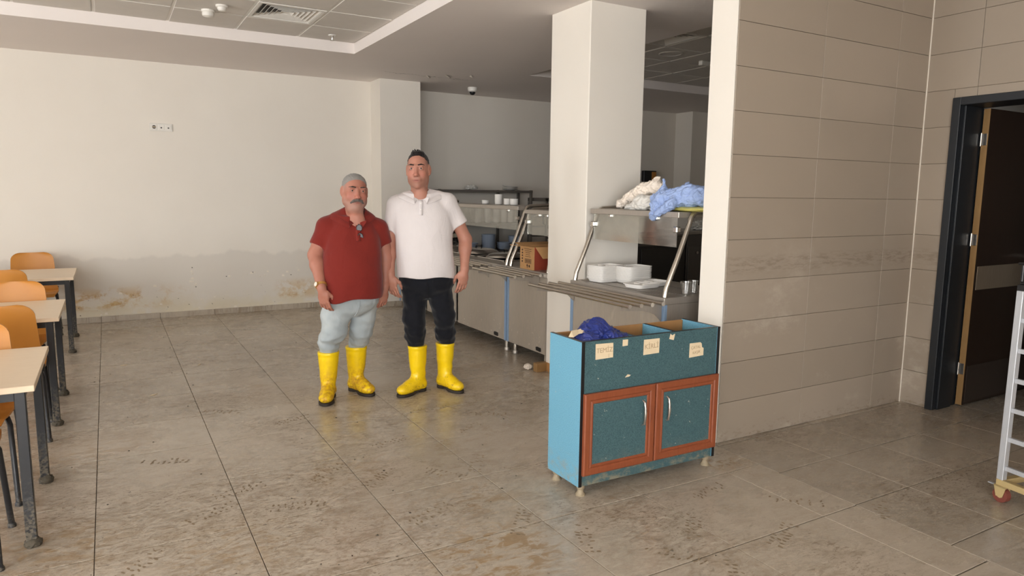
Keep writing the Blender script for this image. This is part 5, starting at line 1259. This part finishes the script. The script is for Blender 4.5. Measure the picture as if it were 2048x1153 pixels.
def skin_colors(V, T, base, old):
    """per-vertex skin colour from the anatomy (lips, stubble, ruddy cheeks, knuckles), with eye, nostril and mouth shade painted in"""
    L = ((V-T[1]) @ T[0])/T[2]; x, y, z = L[:, 0]/T[3], L[:, 1], np.where(L[:, 2] < 0, L[:, 2]/1.15, np.where(L[:, 2] > 0.03, L[:, 2]/0.91, L[:, 2]))
    c = np.tile(hexl(base), (len(V), 1)); head = (z > -0.135) & (np.abs(x) < 0.12)
    def blend(w, col):
        nonlocal c
        w = np.clip(w, 0, 1)[:, None]; c = c*(1-w)+hexl(col)*w
    g = lambda cx, cy, cz, r: np.exp(-(((x-cx)/r[0])**2+((y-cy)/r[1])**2+((z-cz)/r[2])**2))*head
    front = (y < -0.02)*head
    ch = 0.55*(g(-0.042, -0.07, -0.034, (.025, .05, .025))+g(0.042, -0.07, -0.034, (.025, .05, .025))+g(0, -0.11, -0.036, (.018, .04, .016)))
    blend(ch*0.8, (184, 104, 88))
    st = (1/(1+np.exp((z+0.058)/0.007)))*front*(1/(1+np.exp(-(z+0.13)/0.012)))
    blend(st*(0.5 if old else 0.38), (150, 132, 120) if old else (128, 100, 88))
    ups = g(0, -0.1, -0.054, (.026, .04, .008)); blend(ups*(0.4 if old else 0.45), (128, 100, 88))
    lip = (g(0, -0.1, -0.0660, (.025, .03, .0035))+g(0, -0.1, -0.0745, (.022, .03, .0045))); blend(lip*0.65, (156, 90, 80))
    blend(g(0, -0.105, -0.0700, (.028, .03, .0018))*0.9, (84, 44, 40))  # shade of the groove between the lips, painted as a dark line
    for sd in (-1, 1):
        blend(g(sd*0.0345, -0.09, 0.006, (.018, .03, .004))*0.7, (132, 84, 68)); blend(g(sd*0.0345, -0.09, -0.010, (.017, .03, .005))*0.45, (140, 92, 78))  # eye socket shading painted into the skin tone
        blend(g(sd*0.0075, -0.108, -0.0485, (.004, .008, .003))*0.8, (86, 44, 38)); blend(g(sd*0.088, 0.005, -0.004, (.01, .012, .016))*0.4, (150, 84, 68))  # nostril hollows darkened in the skin colour
    if not old: blend((1/(1+np.exp(-(z-0.020)/0.010)))*head*(1/(1+np.exp(-(np.abs(x)-0.062)/0.004)))*(1/(1+np.exp(-(y+0.060)/0.008)))*(np.abs(x) < 0.0775)*0.75, (92, 76, 68))
    else: blend((1/(1+np.exp(-(z-0.010)/0.012)))*head*(1/(1+np.exp(-(np.abs(x)-0.066)/0.004)))*(1/(1+np.exp(-(y+0.050)/0.008)))*(np.abs(x) < 0.0775)*0.7, (160, 146, 138))
    return c
def eyes(parent, T):
    for sd in (-1, 1):
        mb = bmesh.new(); bmesh.ops.create_uvsphere(mb, u_segments=24, v_segments=16, radius=0.0122*T[2])
        me = bpy.data.meshes.new('eye'); mb.to_mesh(me); mb.free()
        P = np.array([v.co[:] for v in me.vertices]); d = np.array([0.02, -1, -0.02]); d = T[0] @ (d/np.linalg.norm(d)); a = np.arccos(np.clip((P/np.linalg.norm(P, axis=1)[:, None]) @ d, -1, 1))
        col = np.where(a[:, None] < 0.24, hexl((12, 9, 8)), np.where(a[:, None] < 0.52, hexl((62, 40, 26)), hexl((176, 164, 156))))
        at = me.color_attributes.new('Col', 'FLOAT_COLOR', 'POINT'); at.data.foreach_set('color', np.c_[col, np.ones(len(col))].astype(np.float32).ravel())
        me.materials.append(M['eye']); shade(me, 3.0)
        link('eye', me, parent, tuple(T[0] @ (np.array([sd*0.0345*T[3], -0.0785, 0.0])*T[2])+T[1]))
def collar(parent, c, r0, mat, tilt, tips, gap, FS, drop=0.034):
    """two collar leaves folded down round the neck; c: ring centre, tilt: front drop"""
    for sd in (-1, 1):
        vs = []; n = 14
        for k in range(n+1):
            a = k/n; th = math.pi/2-a*(math.pi-gap)          # from the back (+y) round to the front
            th = math.pi/2+sd*(math.pi-gap)*a*-1
            cs, sn = math.cos(th), math.sin(th)
            front = (1-sn)/2
            top = (c[0]+r0[0]*cs, c[1]+r0[1]*sn, c[2]-tilt*front+0.012*(1-a))
            wd = 1.0+0.30*a
            bot = (c[0]+(r0[0]+0.026)*cs*(1+0.10*a), c[1]+(r0[1]+0.024+0.012*a)*sn, top[2]-drop*wd)
            inn = (c[0]+(r0[0]-0.004)*cs, c[1]+(r0[1]-0.004)*sn, top[2]-0.03)
            vs += [inn, top, bot]
        tx, tz = tips[0 if sd < 0 else 1]
        vs[-1] = (tx, vs[-1][1]-0.004, tz)
        def dist(p):
            i = np.clip(np.round((np.array(p)-FS.lo)/FS.h).astype(int), 0, FS.n-1); return FS.D[tuple(i)]
        for q in range(len(vs)):
            if q % 3 == 0: continue
            p = np.array(vs[q], float); d_ = np.array([p[0]-c[0], p[1]-c[1], 0.012]); d_ /= np.linalg.norm(d_)
            for _ in range(40):
                if dist(p) > (0.003 if q % 3 == 1 else 0.004): break
                p = p+d_*0.002
            vs[q] = tuple(p)
        fs = [(3*k+j, 3*k+3+j, 3*k+4+j, 3*k+1+j) for k in range(n) for j in range(2)]
        o = part('collar', MB().add(vs, fs), mat, parent, True)
        m = o.modifiers.new('th', 'SOLIDIFY'); m.thickness = 0.005; m.offset = 0
        m = o.modifiers.new('sub', 'SUBSURF'); m.levels = 1; m.render_levels = 2
def person(base, label, P):
    d = Vector((base[0], base[1])).normalized(); ang = math.atan2(-d.x, d.y)
    root = thing('person', label, 'person', (base[0], base[1], 0), ang)
    T = (rotm(*P['head_rot']), np.array(P['head']), P['head_scale'], P['hx'])
    # ---- body (skin): one continuous surface
    h = 0.0042
    f = Field((-0.42, -0.30, 0.04), (0.42, 0.24, 1.86 if P['tall'] else 1.68), h)
    head_prims(f, T, P['kind'])
    nb = P['neck_base']
    f.cap(T[0] @ (np.array([0, 0.028, -0.06])*T[2])+T[1], nb, P['neck_r'][0], P['neck_r'][1], 0.03)
    if P['kind'] == 'old': f.ell((0, -0.035, -0.115), (0.05, 0.05, 0.035), 0.03, M4=T)
    cv = P['v_tip']; f.ell((cv[0], cv[1]+0.050, cv[2]+0.01), (0.055, 0.038, 0.075), 0.03)
    f.loft(P['torso_in'], 0.05)
    for (sh, el, wr, r) in P['arms']:
        f.cap(sh, el, r[0], r[1], 0.04); mid = np.array(el)+(np.array(wr)-np.array(el))*0.3
        f.cap(el, mid, r[1]*0.97, r[2], 0.03); f.cap(mid, wr, r[2], r[3], 0.03)
    for (wr, yaw, pit, rol, side, sc, cu) in P['hands']: hand_prims(f, wr, rotm(yaw, pit, rol), sc, side, cu)
    for ch, bt in zip(P['legs'], P['boots']):
        for (a, b, ra, rb) in ch: f.cap(a, b, min(ra, rb)*0.6, rb*0.6, 0.03)
        f.cap(ch[-1][1], (bt[0], bt[1]+0.02, 0.09), 0.033, 0.033, 0.02)
    V, Q = f.surface(1)
    body = link('body', np_mesh('body', V, Q, M['skin_red'], skin_colors(V, T, P['skin'], P['kind'] == 'old')), root)
    eyes(root, T)
    # ---- hair, brows, moustache
    hb = Field((T[1][0]-0.13, T[1][1]-0.16, T[1][2]-0.16), (T[1][0]+0.13, T[1][1]+0.16, T[1][2]+0.17), 0.0032)
    g = hb; P['hair'](g, T)
    V, Q = g.surface(0 if P['kind'] == 'old' else 0); link('hair', np_mesh('hair', V, Q, P['hair_mat']), root)
    for sd in (-1, 1):
        e = Field(T[1]-0.14, T[1]+0.12, 0.0028)
        e.cap((sd*0.016, -0.0985, 0.0225), (sd*0.036, -0.0955, 0.0262), 0.0040, 0.0046, 0.003, M4=T); e.cap((sd*0.036, -0.0955, 0.0262), (sd*0.056, -0.0835, 0.0215), 0.0046, 0.0032, 0.003, M4=T)
        V, Q = e.surface(0); link('eyebrow', np_mesh('eyebrow', V, Q, P['brow_mat']), root)
    if P['kind'] == 'old':
        e = Field(T[1]-0.14, T[1]+0.12, 0.0028); fd = folds(5, 0.002, (300, 600), 6)
        for sd in (-1, 1):
            e.cap((0, -0.1075, -0.0545), (sd*0.024, -0.0985, -0.0600), 0.0085, 0.0095, 0.006, M4=T, fold=fd); e.cap((sd*0.024, -0.0985, -0.0600), (sd*0.041, -0.080, -0.0735), 0.0092, 0.0048, 0.006, M4=T, fold=fd)
        V, Q = e.surface(0); link('moustache', np_mesh('moustache', V, Q, M['mous']), root)
    # ---- shirt
    f = Field((-0.40, -0.34, 0.55), (0.42, 0.26, 1.62), 0.0055)
    f.loft(P['torso'], 0.03, P['torso_fold'], P.get('pw', 2.3), P['hem'])
    for (a, b, r0, r1, fd) in P['yoke']: f.cap(a, b, r0, r1, 0.045)
    for (a, b, r0, r1) in P['sleeves']:
        a_, b_ = np.array(a), np.array(b); n = b_-a_; n = n/np.linalg.norm(n)
        f.cap(a, b_+n*0.05, r0, r1, P.get('sleeve_k', 0.035), cut=(b, n), fold=folds(int(abs(a[0])*1000)+3, 0.005, (18, 40), 4))
    # neck opening and front notch
    nk = np.array(P['neck_hole'][0]); f.cap(nk+np.array([0, 0.03, -0.05]), nk+np.array([0, 0.0, 0.14]), P['neck_hole'][1], P['neck_hole'][1], 0.0, op='sub')
    vx, vy, vz = P['v_tip']
    for yy in (-0.03, 0.0, 0.03, 0.06): f.cap((vx, vy-yy, vz+0.006), (vx, vy-yy+0.02, vz+0.10), 0.004, P['v_w'], 0.0, op='sub')
    V, Q = f.surface(2)
    def surf_y(x, z, w=0.012):
        m = (np.abs(V[:, 0]-x) < w) & (np.abs(V[:, 2]-z) < w); return float(V[m][:, 1].min()) if m.any() else -0.1
    P['surf_y'] = surf_y; FS = f
    shirt = link('polo_shirt', np_mesh('polo_shirt', V, Q, P['shirt_mat']), root)
    collar(shirt, P['collar'][0], P['collar'][1], P['shirt_mat'], P['collar'][2], P['collar'][3], P['collar'][4], FS)
    pb = P['placket']; pl = []
    for i in range(9):
        z_ = pb[1]+(pb[2]-pb[1])*i/8
        for x_ in (pb[0]-0.015, pb[0]+0.015): pl.append((x_, surf_y(x_, z_)-0.0015, z_))
    o = part('placket', MB().add(pl, [(2*i, 2*i+1, 2*i+3, 2*i+2) for i in range(8)]), P['shirt_mat'], shirt, True); sm_ = o.modifiers.new('th', 'SOLIDIFY'); sm_.thickness = 0.0025; sm_.offset = 0
    for zz in (pb[2]-0.022, (pb[1]+pb[2])/2-0.012):
        yy = surf_y(pb[0], zz)-0.003
        part('button', MB().tube([(pb[0], yy-0.002, zz), (pb[0], yy+0.002, zz)], 0.005, 12), M['white_pl'] if P['kind'] != 'old' else M['sole'], shirt, True)
    # ---- trousers
    f = Field((-0.36, -0.30, 0.28), (0.38, 0.24, 1.02), 0.0058)
    f.loft(P['hips'], 0.03, P['trouser_fold'], 2.4)
    for ch in P['legs']:
        for (a, b, ra, rb) in ch: f.cap(a, b, ra, rb, 0.025, fold=P['trouser_fold'])
    for q in P.get('crease_sub', ()): f.cap(*q, 0.02, op='sub')
    sl_, X_, Y_, Z_ = f.sub(f.lo, f.lo+f.h*f.n); f.D += (folds(77, 0.010, (70, 130), 6, 3.5, (0.44, 0.07))(X_, Y_, Z_)+folds(78, 0.006, (50, 90), 6, 2.0)(X_, Y_, Z_)).astype(np.float32)
    V, Q = f.surface(1); tr_ = link('trousers', np_mesh('trousers', V, Q, P['trouser_mat']), root)
    fly = [(x_, min(float(V[(np.abs(V[:, 0]-x_) < 0.012) & (np.abs(V[:, 2]-z_) < 0.012)][:, 1].min()), 0)-0.001, z_) for (x_, y_, z_) in P['fly']]
    part('fly_seam', MB().tube(fly, 0.0028, 6), P['trouser_mat'], tr_, True)
    for i, (x, y, a, ln) in enumerate(P['boots']): boot(root, x, y, a, P['boot_mat'], P['boot_shaft'], P['boot_top'], ln, 3+i+len(label), P.get('boot_w', 1.0))
    return root

# ---- the shorter man, rust polo and pale jeans (local x to the right in the picture, -y towards the camera)
def hair_old(g, T):
    fd = folds(9, 0.0022, (250, 480), 7)
    g.ell((0, 0.021, 0.0385), (0.0785, 0.0958, 0.0895), 0.0, M4=T)
    n = T[0] @ np.array([0, -0.70, -0.71]); g.half(T[1]+T[0] @ (np.array([0, -0.064, 0.076])*T[2]), n)
    g.ell((0, 0.06, -0.02), (0.072, 0.055, 0.05), 0.02, M4=T)
    sl, X, Y, Z = g.sub(g.lo, g.lo+g.h*g.n); g.D += fd(X, Y, Z)
def hair_dark(g, T):
    fd = folds(19, 0.0035, (260, 420), 7)
    g.ell((0, 0.021, 0.040), (0.0768, 0.0945, 0.0905), 0.0, M4=T)
    n = T[0] @ np.array([0, -0.78, -0.62]); g.half(T[1]+T[0] @ (np.array([0, -0.054, 0.088])*T[2]), n)
    g.ell((0.004, -0.018, 0.116), (0.045, 0.046, 0.017), 0.015, M4=T)
    for (x, y, z) in ((-0.026, -0.030, 0.137), (-0.012, -0.038, 0.139), (0.006, -0.040, 0.140), (0.022, -0.032, 0.137), (-0.016, -0.01, 0.143), (0.010, -0.01, 0.144)):
        g.cap((x*0.8, y+0.01, z-0.025), (x, y-0.004, z), 0.009, 0.003, 0.006, M4=T)
    sl, X, Y, Z = g.sub(g.lo, g.lo+g.h*g.n); g.D += fd(X, Y, Z)*1.0

OLD = dict(kind='old', tall=False, skin=(172, 118, 100), head=(0.098, -0.02, 1.518), head_rot=(0.20, 0.04, 0.05), head_scale=1.02, hx=1.07,
    neck_base=(0.095, 0.02, 1.27), neck_r=(0.058, 0.072),
    torso_in=[(0.76, 0.06, 0.0, 0.12, 0.10), (0.9, 0.06, -0.02, 0.17, 0.14), (1.15, 0.07, 0.01, 0.15, 0.10), (1.27, 0.08, 0.02, 0.12, 0.07)],
    arms=[((-0.115, 0.02, 1.245), (-0.182, -0.02, 1.06), (-0.140, -0.205, 0.845), (0.060, 0.050, 0.048, 0.031)),
          ((0.275, 0.04, 1.25), (0.315, 0.06, 1.02), (0.300, 0.00, 0.815), (0.058, 0.048, 0.044, 0.029))],
    hands=[((-0.138, -0.210, 0.835), 1.1, -0.10, -0.12, 1, 1.0, 0.9), ((0.300, -0.005, 0.805), -1.1, -0.15, 0.05, -1, 0.95, 1.0)],
    legs_in=[((-0.03, 0, 0.60), (-0.08, -0.02, 0.42), (-0.11, 0.0, 0.12)), ((0.15, 0.06, 0.60), (0.12, 0.08, 0.42), (0.10, 0.13, 0.12))],
    hair=hair_old, hair_mat=M['hair_grey'], brow_mat=M['brow_old'],
    torso=[(0.66, 0.055, -0.035, 0.200, 0.175), (0.735, 0.058, -0.04, 0.212, 0.185), (0.80, 0.062, -0.045, 0.220, 0.195), (0.90, 0.066, -0.045, 0.222, 0.200), (1.00, 0.070, -0.03, 0.212, 0.185), (1.10, 0.074, -0.01, 0.200, 0.160), (1.20, 0.078, 0.01, 0.192, 0.135), (1.28, 0.08, 0.02, 0.165, 0.105), (1.335, 0.085, 0.025, 0.105, 0.08)],
    torso_fold=folds(31, 0.010, (12, 34), 7, 0.6), hem=lambda X, Y: 0.742+0.05*np.exp(-((X+0.20)/0.06)**2)+0.03*np.exp(-((X-0.17)/0.09)**2)+0.012*np.sin(X*26)+0.02*(Y > 0.02),
    yoke=[((0.045, 0.03, 1.365), (-0.105, 0.025, 1.265), 0.040, 0.058, None), ((0.150, 0.03, 1.350), (0.262, 0.042, 1.235), 0.040, 0.055, None)],
    sleeves=[((-0.105, 0.022, 1.25), (-0.162, 0.0, 1.122), 0.072, 0.066), ((0.265, 0.042, 1.25), (0.300, 0.055, 1.13), 0.066, 0.060)],
    neck_hole=((0.098, 0.0, 1.36), 0.070), v_tip=(0.112, -0.105, 1.285), v_w=0.036,
    collar=((0.100, 0.008, 1.420), (0.078, 0.092), 0.132, ((0.035, 1.332), (0.205, 1.328)), 0.10), shirt_mat=M['polo_red'], placket=(0.114, 1.165, 1.275),
    front_y=lambda x, z: np.interp(z, [1.0, 1.10, 1.20, 1.28, 1.335], [-0.215, -0.170, -0.127, -0.088, -0.06]),
    hips=[(0.61, 0.066, 0.01, 0.05, 0.07), (0.64, 0.062, 0.0, 0.12, 0.115), (0.68, 0.055, 0.0, 0.178, 0.145), (0.71, 0.052, 0.0, 0.199, 0.154), (0.74, 0.052, -0.01, 0.200, 0.160), (0.86, 0.055, 0.0, 0.195, 0.160)],
    trouser_fold=folds(41, 0.014, (22, 60), 7, 1.5), trouser_mat=M['denim_pale'],
    legs=[[((-0.045, -0.01, 0.66), (-0.072, -0.03, 0.50), 0.112, 0.090), ((-0.072, -0.03, 0.50), (-0.098, -0.01, 0.435), 0.088, 0.079), ((-0.098, -0.01, 0.435), (-0.106, 0.005, 0.385), 0.076, 0.064), ((-0.106, 0.005, 0.385), (-0.108, 0.01, 0.33), 0.062, 0.056)],
          [((0.150, 0.05, 0.66), (0.128, 0.06, 0.50), 0.100, 0.083), ((0.128, 0.06, 0.50), (0.108, 0.10, 0.435), 0.080, 0.074), ((0.108, 0.10, 0.435), (0.100, 0.14, 0.385), 0.072, 0.062), ((0.100, 0.14, 0.385), (0.098, 0.155, 0.33), 0.060, 0.055)]],
    crease_sub=[((0.060, -0.20, 0.60), (0.042, -0.14, 0.50), 0.022, 0.020)],
    fly=[(0.118, -0.175, 0.745), (0.112, -0.165, 0.70), (0.098, -0.15, 0.66), (0.080, -0.13, 0.63)],
    boots=[(-0.118, -0.005, -0.10, (0.006, 0.0)), (0.098, 0.150, 0.55, (-0.004, -0.01))], boot_mat=M['boot_a'], boot_shaft=(0.073, 0.078), boot_top=0.352, boot_w=1.05)
old = person((1.442, 4.934), 'shorter man in a rust polo, pale jeans and yellow boots, grey moustache', OLD)

WHT = dict(kind='young', tall=True, skin=(182, 130, 111), head=(-0.087, -0.01, 1.681), head_rot=(-0.13, 0.02, -0.03), head_scale=1.06, hx=0.96,
    neck_base=(-0.075, 0.02, 1.44), neck_r=(0.058, 0.066),
    torso_in=[(0.86, -0.03, 0.0, 0.12, 0.09), (1.0, -0.04, 0.0, 0.16, 0.10), (1.3, -0.055, 0.01, 0.16, 0.09), (1.44, -0.07, 0.02, 0.12, 0.06)],
    arms=[((-0.262, 0.02, 1.40), (-0.302, 0.035, 1.12), (-0.292, -0.05, 0.905), (0.056, 0.045, 0.043, 0.029)),
          ((0.145, 0.02, 1.42), (0.262, 0.04, 1.16), (0.250, -0.055, 0.945), (0.056, 0.045, 0.044, 0.029))],
    hands=[((-0.291, -0.055, 0.895), 1.05, -0.15, -0.05, 1, 1.02, 0.85), ((0.250, -0.06, 0.935), -1.15, -0.12, 0.08, -1, 1.02, 0.70)],
    legs_in=[((-0.11, 0, 0.76), (-0.12, -0.01, 0.50), (-0.115, 0.02, 0.12)), ((0.07, 0.02, 0.76), (0.10, 0.03, 0.50), (0.115, 0.1, 0.12))],
    hair=hair_dark, hair_mat=M['hair_dark'], brow_mat=M['hair_dark'],
    torso=[(0.87, -0.032, -0.012, 0.212, 0.142), (0.95, -0.035, -0.018, 0.212, 0.148), (1.05, -0.040, -0.018, 0.208, 0.148), (1.15, -0.046, -0.010, 0.206, 0.142), (1.26, -0.054, 0.0, 0.212, 0.138), (1.36, -0.060, 0.008, 0.208, 0.128), (1.43, -0.065, 0.015, 0.185, 0.105), (1.50, -0.072, 0.02, 0.11, 0.08)],
    torso_fold=folds(32, 0.009, (12, 34), 7, 0.7), hem=lambda X, Y: 0.886+0.006*np.sin(X*22)+0.004*np.sin(Y*30),
    yoke=[((-0.125, 0.022, 1.488), (-0.245, 0.022, 1.428), 0.038, 0.052, None), ((-0.015, 0.022, 1.500), (0.128, 0.022, 1.450), 0.038, 0.054, None)],
    sleeves=[((-0.245, 0.022, 1.41), (-0.287, 0.03, 1.232), 0.070, 0.062), ((0.125, 0.022, 1.43), (0.220, 0.033, 1.272), 0.070, 0.066)],
    neck_hole=((-0.075, 0.0, 1.52), 0.066), v_tip=(-0.070, -0.092, 1.462), v_w=0.042,
    collar=((-0.068, 0.010, 1.553), (0.076, 0.090), 0.095, ((-0.138, 1.488), (0.012, 1.496)), 0.10), shirt_mat=M['polo_white'], placket=(-0.068, 1.345, 1.452),
    front_y=lambda x, z: np.interp(z, [1.26, 1.36, 1.43, 1.50], [-0.140, -0.122, -0.092, -0.062]),
    hips=[(0.735, -0.025, 0.0, 0.04, 0.06), (0.765, -0.026, 0.0, 0.11, 0.10), (0.80, -0.027, 0.0, 0.165, 0.122), (0.83, -0.028, 0.0, 0.190, 0.130), (0.86, -0.030, -0.005, 0.194, 0.130), (0.95, -0.032, -0.005, 0.190, 0.125)],
    trouser_fold=folds(42, 0.010, (22, 60), 7, 1.5), trouser_mat=M['denim_black'],
    legs=[[((-0.116, 0.0, 0.80), (-0.122, -0.005, 0.57), 0.100, 0.080), ((-0.122, -0.005, 0.57), (-0.117, 0.01, 0.445), 0.077, 0.076), ((-0.117, 0.01, 0.445), (-0.113, 0.015, 0.39), 0.073, 0.058), ((-0.113, 0.015, 0.39), (-0.112, 0.018, 0.33), 0.056, 0.050)],
          [((0.066, 0.01, 0.80), (0.102, 0.03, 0.57), 0.100, 0.080), ((0.102, 0.03, 0.57), (0.112, 0.075, 0.445), 0.077, 0.076), ((0.112, 0.075, 0.445), (0.118, 0.098, 0.39), 0.073, 0.058), ((0.118, 0.098, 0.39), (0.120, 0.103, 0.33), 0.056, 0.050)]],
    fly=[(-0.022, -0.142, 0.885), (-0.022, -0.138, 0.83), (-0.022, -0.125, 0.77), (-0.022, -0.09, 0.735)],
    boots=[(-0.112, 0.0, -0.72, (0.0, 0.0)), (0.120, 0.085, 0.62, (0.0, 0.0))], boot_mat=M['boot_b'], boot_shaft=(0.066, 0.070), boot_top=0.36)
wht = person((2.065, 4.785), 'taller man in a white polo, black jeans and yellow boots', WHT)

# wristwatch on the shorter man's right wrist, worn with him
wx, wy, wz = -0.1435, -0.190, 0.863
ax_ = np.array([0.042, -0.185, -0.215]); ax_ /= np.linalg.norm(ax_); e1 = np.cross(ax_, [0, 0, 1.0]); e1 /= np.linalg.norm(e1); e2 = np.cross(ax_, e1)
Rw = np.stack([e1, e2, ax_], 1)
def wpt(a, r, z): return tuple(np.array([wx, wy, wz])+Rw @ np.array([r*math.cos(a), r*math.sin(a), z]))
vs = []; fs = []
for k in range(24):
    a = 2*math.pi*k/24
    for (r, z) in ((0.033, -0.009), (0.0405, -0.009), (0.0405, 0.009), (0.033, 0.009)): vs.append(wpt(a, r, z))
for k in range(24):
    for j in range(4): fs.append((4*k+j, 4*((k+1) % 24)+j, 4*((k+1) % 24)+(j+1) % 4, 4*k+(j+1) % 4))
wa = part('wristwatch', MB().add(vs, fs), M['gold'], old, True)
ad = min((k*0.1 for k in range(63)), key=lambda a: wpt(a, 1, 0)[1]+0.9*wpt(a, 1, 0)[0])
part('watch_case', MB().tube([wpt(ad, 0.037, 0), wpt(ad, 0.046, 0)], 0.019, 20), M['gold'], wa, True)
part('watch_dial', MB().tube([wpt(ad, 0.046, 0), wpt(ad, 0.0466, 0)], 0.0155, 20), M['dial'], wa, True)
# spectacles hanging from his collar
sp = thing('spectacles', 'folded dark spectacles hanging from the rust polo collar', 'glasses', old.location, old.rotation_euler[2])
gx, gz = 0.122, 1.225
gy = OLD['surf_y'](gx, gz, 0.03)-0.020
for k, (dz, yy) in enumerate(((0.030, 0.012), (-0.030, 0.0))):
    ring = []
    for q in range(21):
        a = 2*math.pi*q/20; ring.append((gx+0.006*k+0.019*math.cos(a), gy+yy-0.001, gz+dz+0.024*math.sin(a)))
    part('rim', MB().tube(ring, 0.0022, 6, False), M['dark_pl'], sp, True)
    part('lens', MB().prism([(gx+0.006*k+0.018*math.cos(2*math.pi*q/20), gz+dz+0.023*math.sin(2*math.pi*q/20)) for q in range(20)], 'y', gy+yy-0.002, gy+yy), M['lens'], sp)
part('bridge', MB().tube([(gx-0.006, gy+0.008, gz+0.008), (gx-0.012, gy+0.004, gz), (gx-0.004, gy+0.001, gz-0.008)], 0.002, 6), M['dark_pl'], sp, True)
part('temple_arm', MB().tube([(gx, gy+0.012, gz+0.053), (gx-0.006, gy+0.03, gz+0.06), (gx-0.004, gy+0.034, gz-0.03)], 0.002, 6), M['dark_pl'], sp, True)
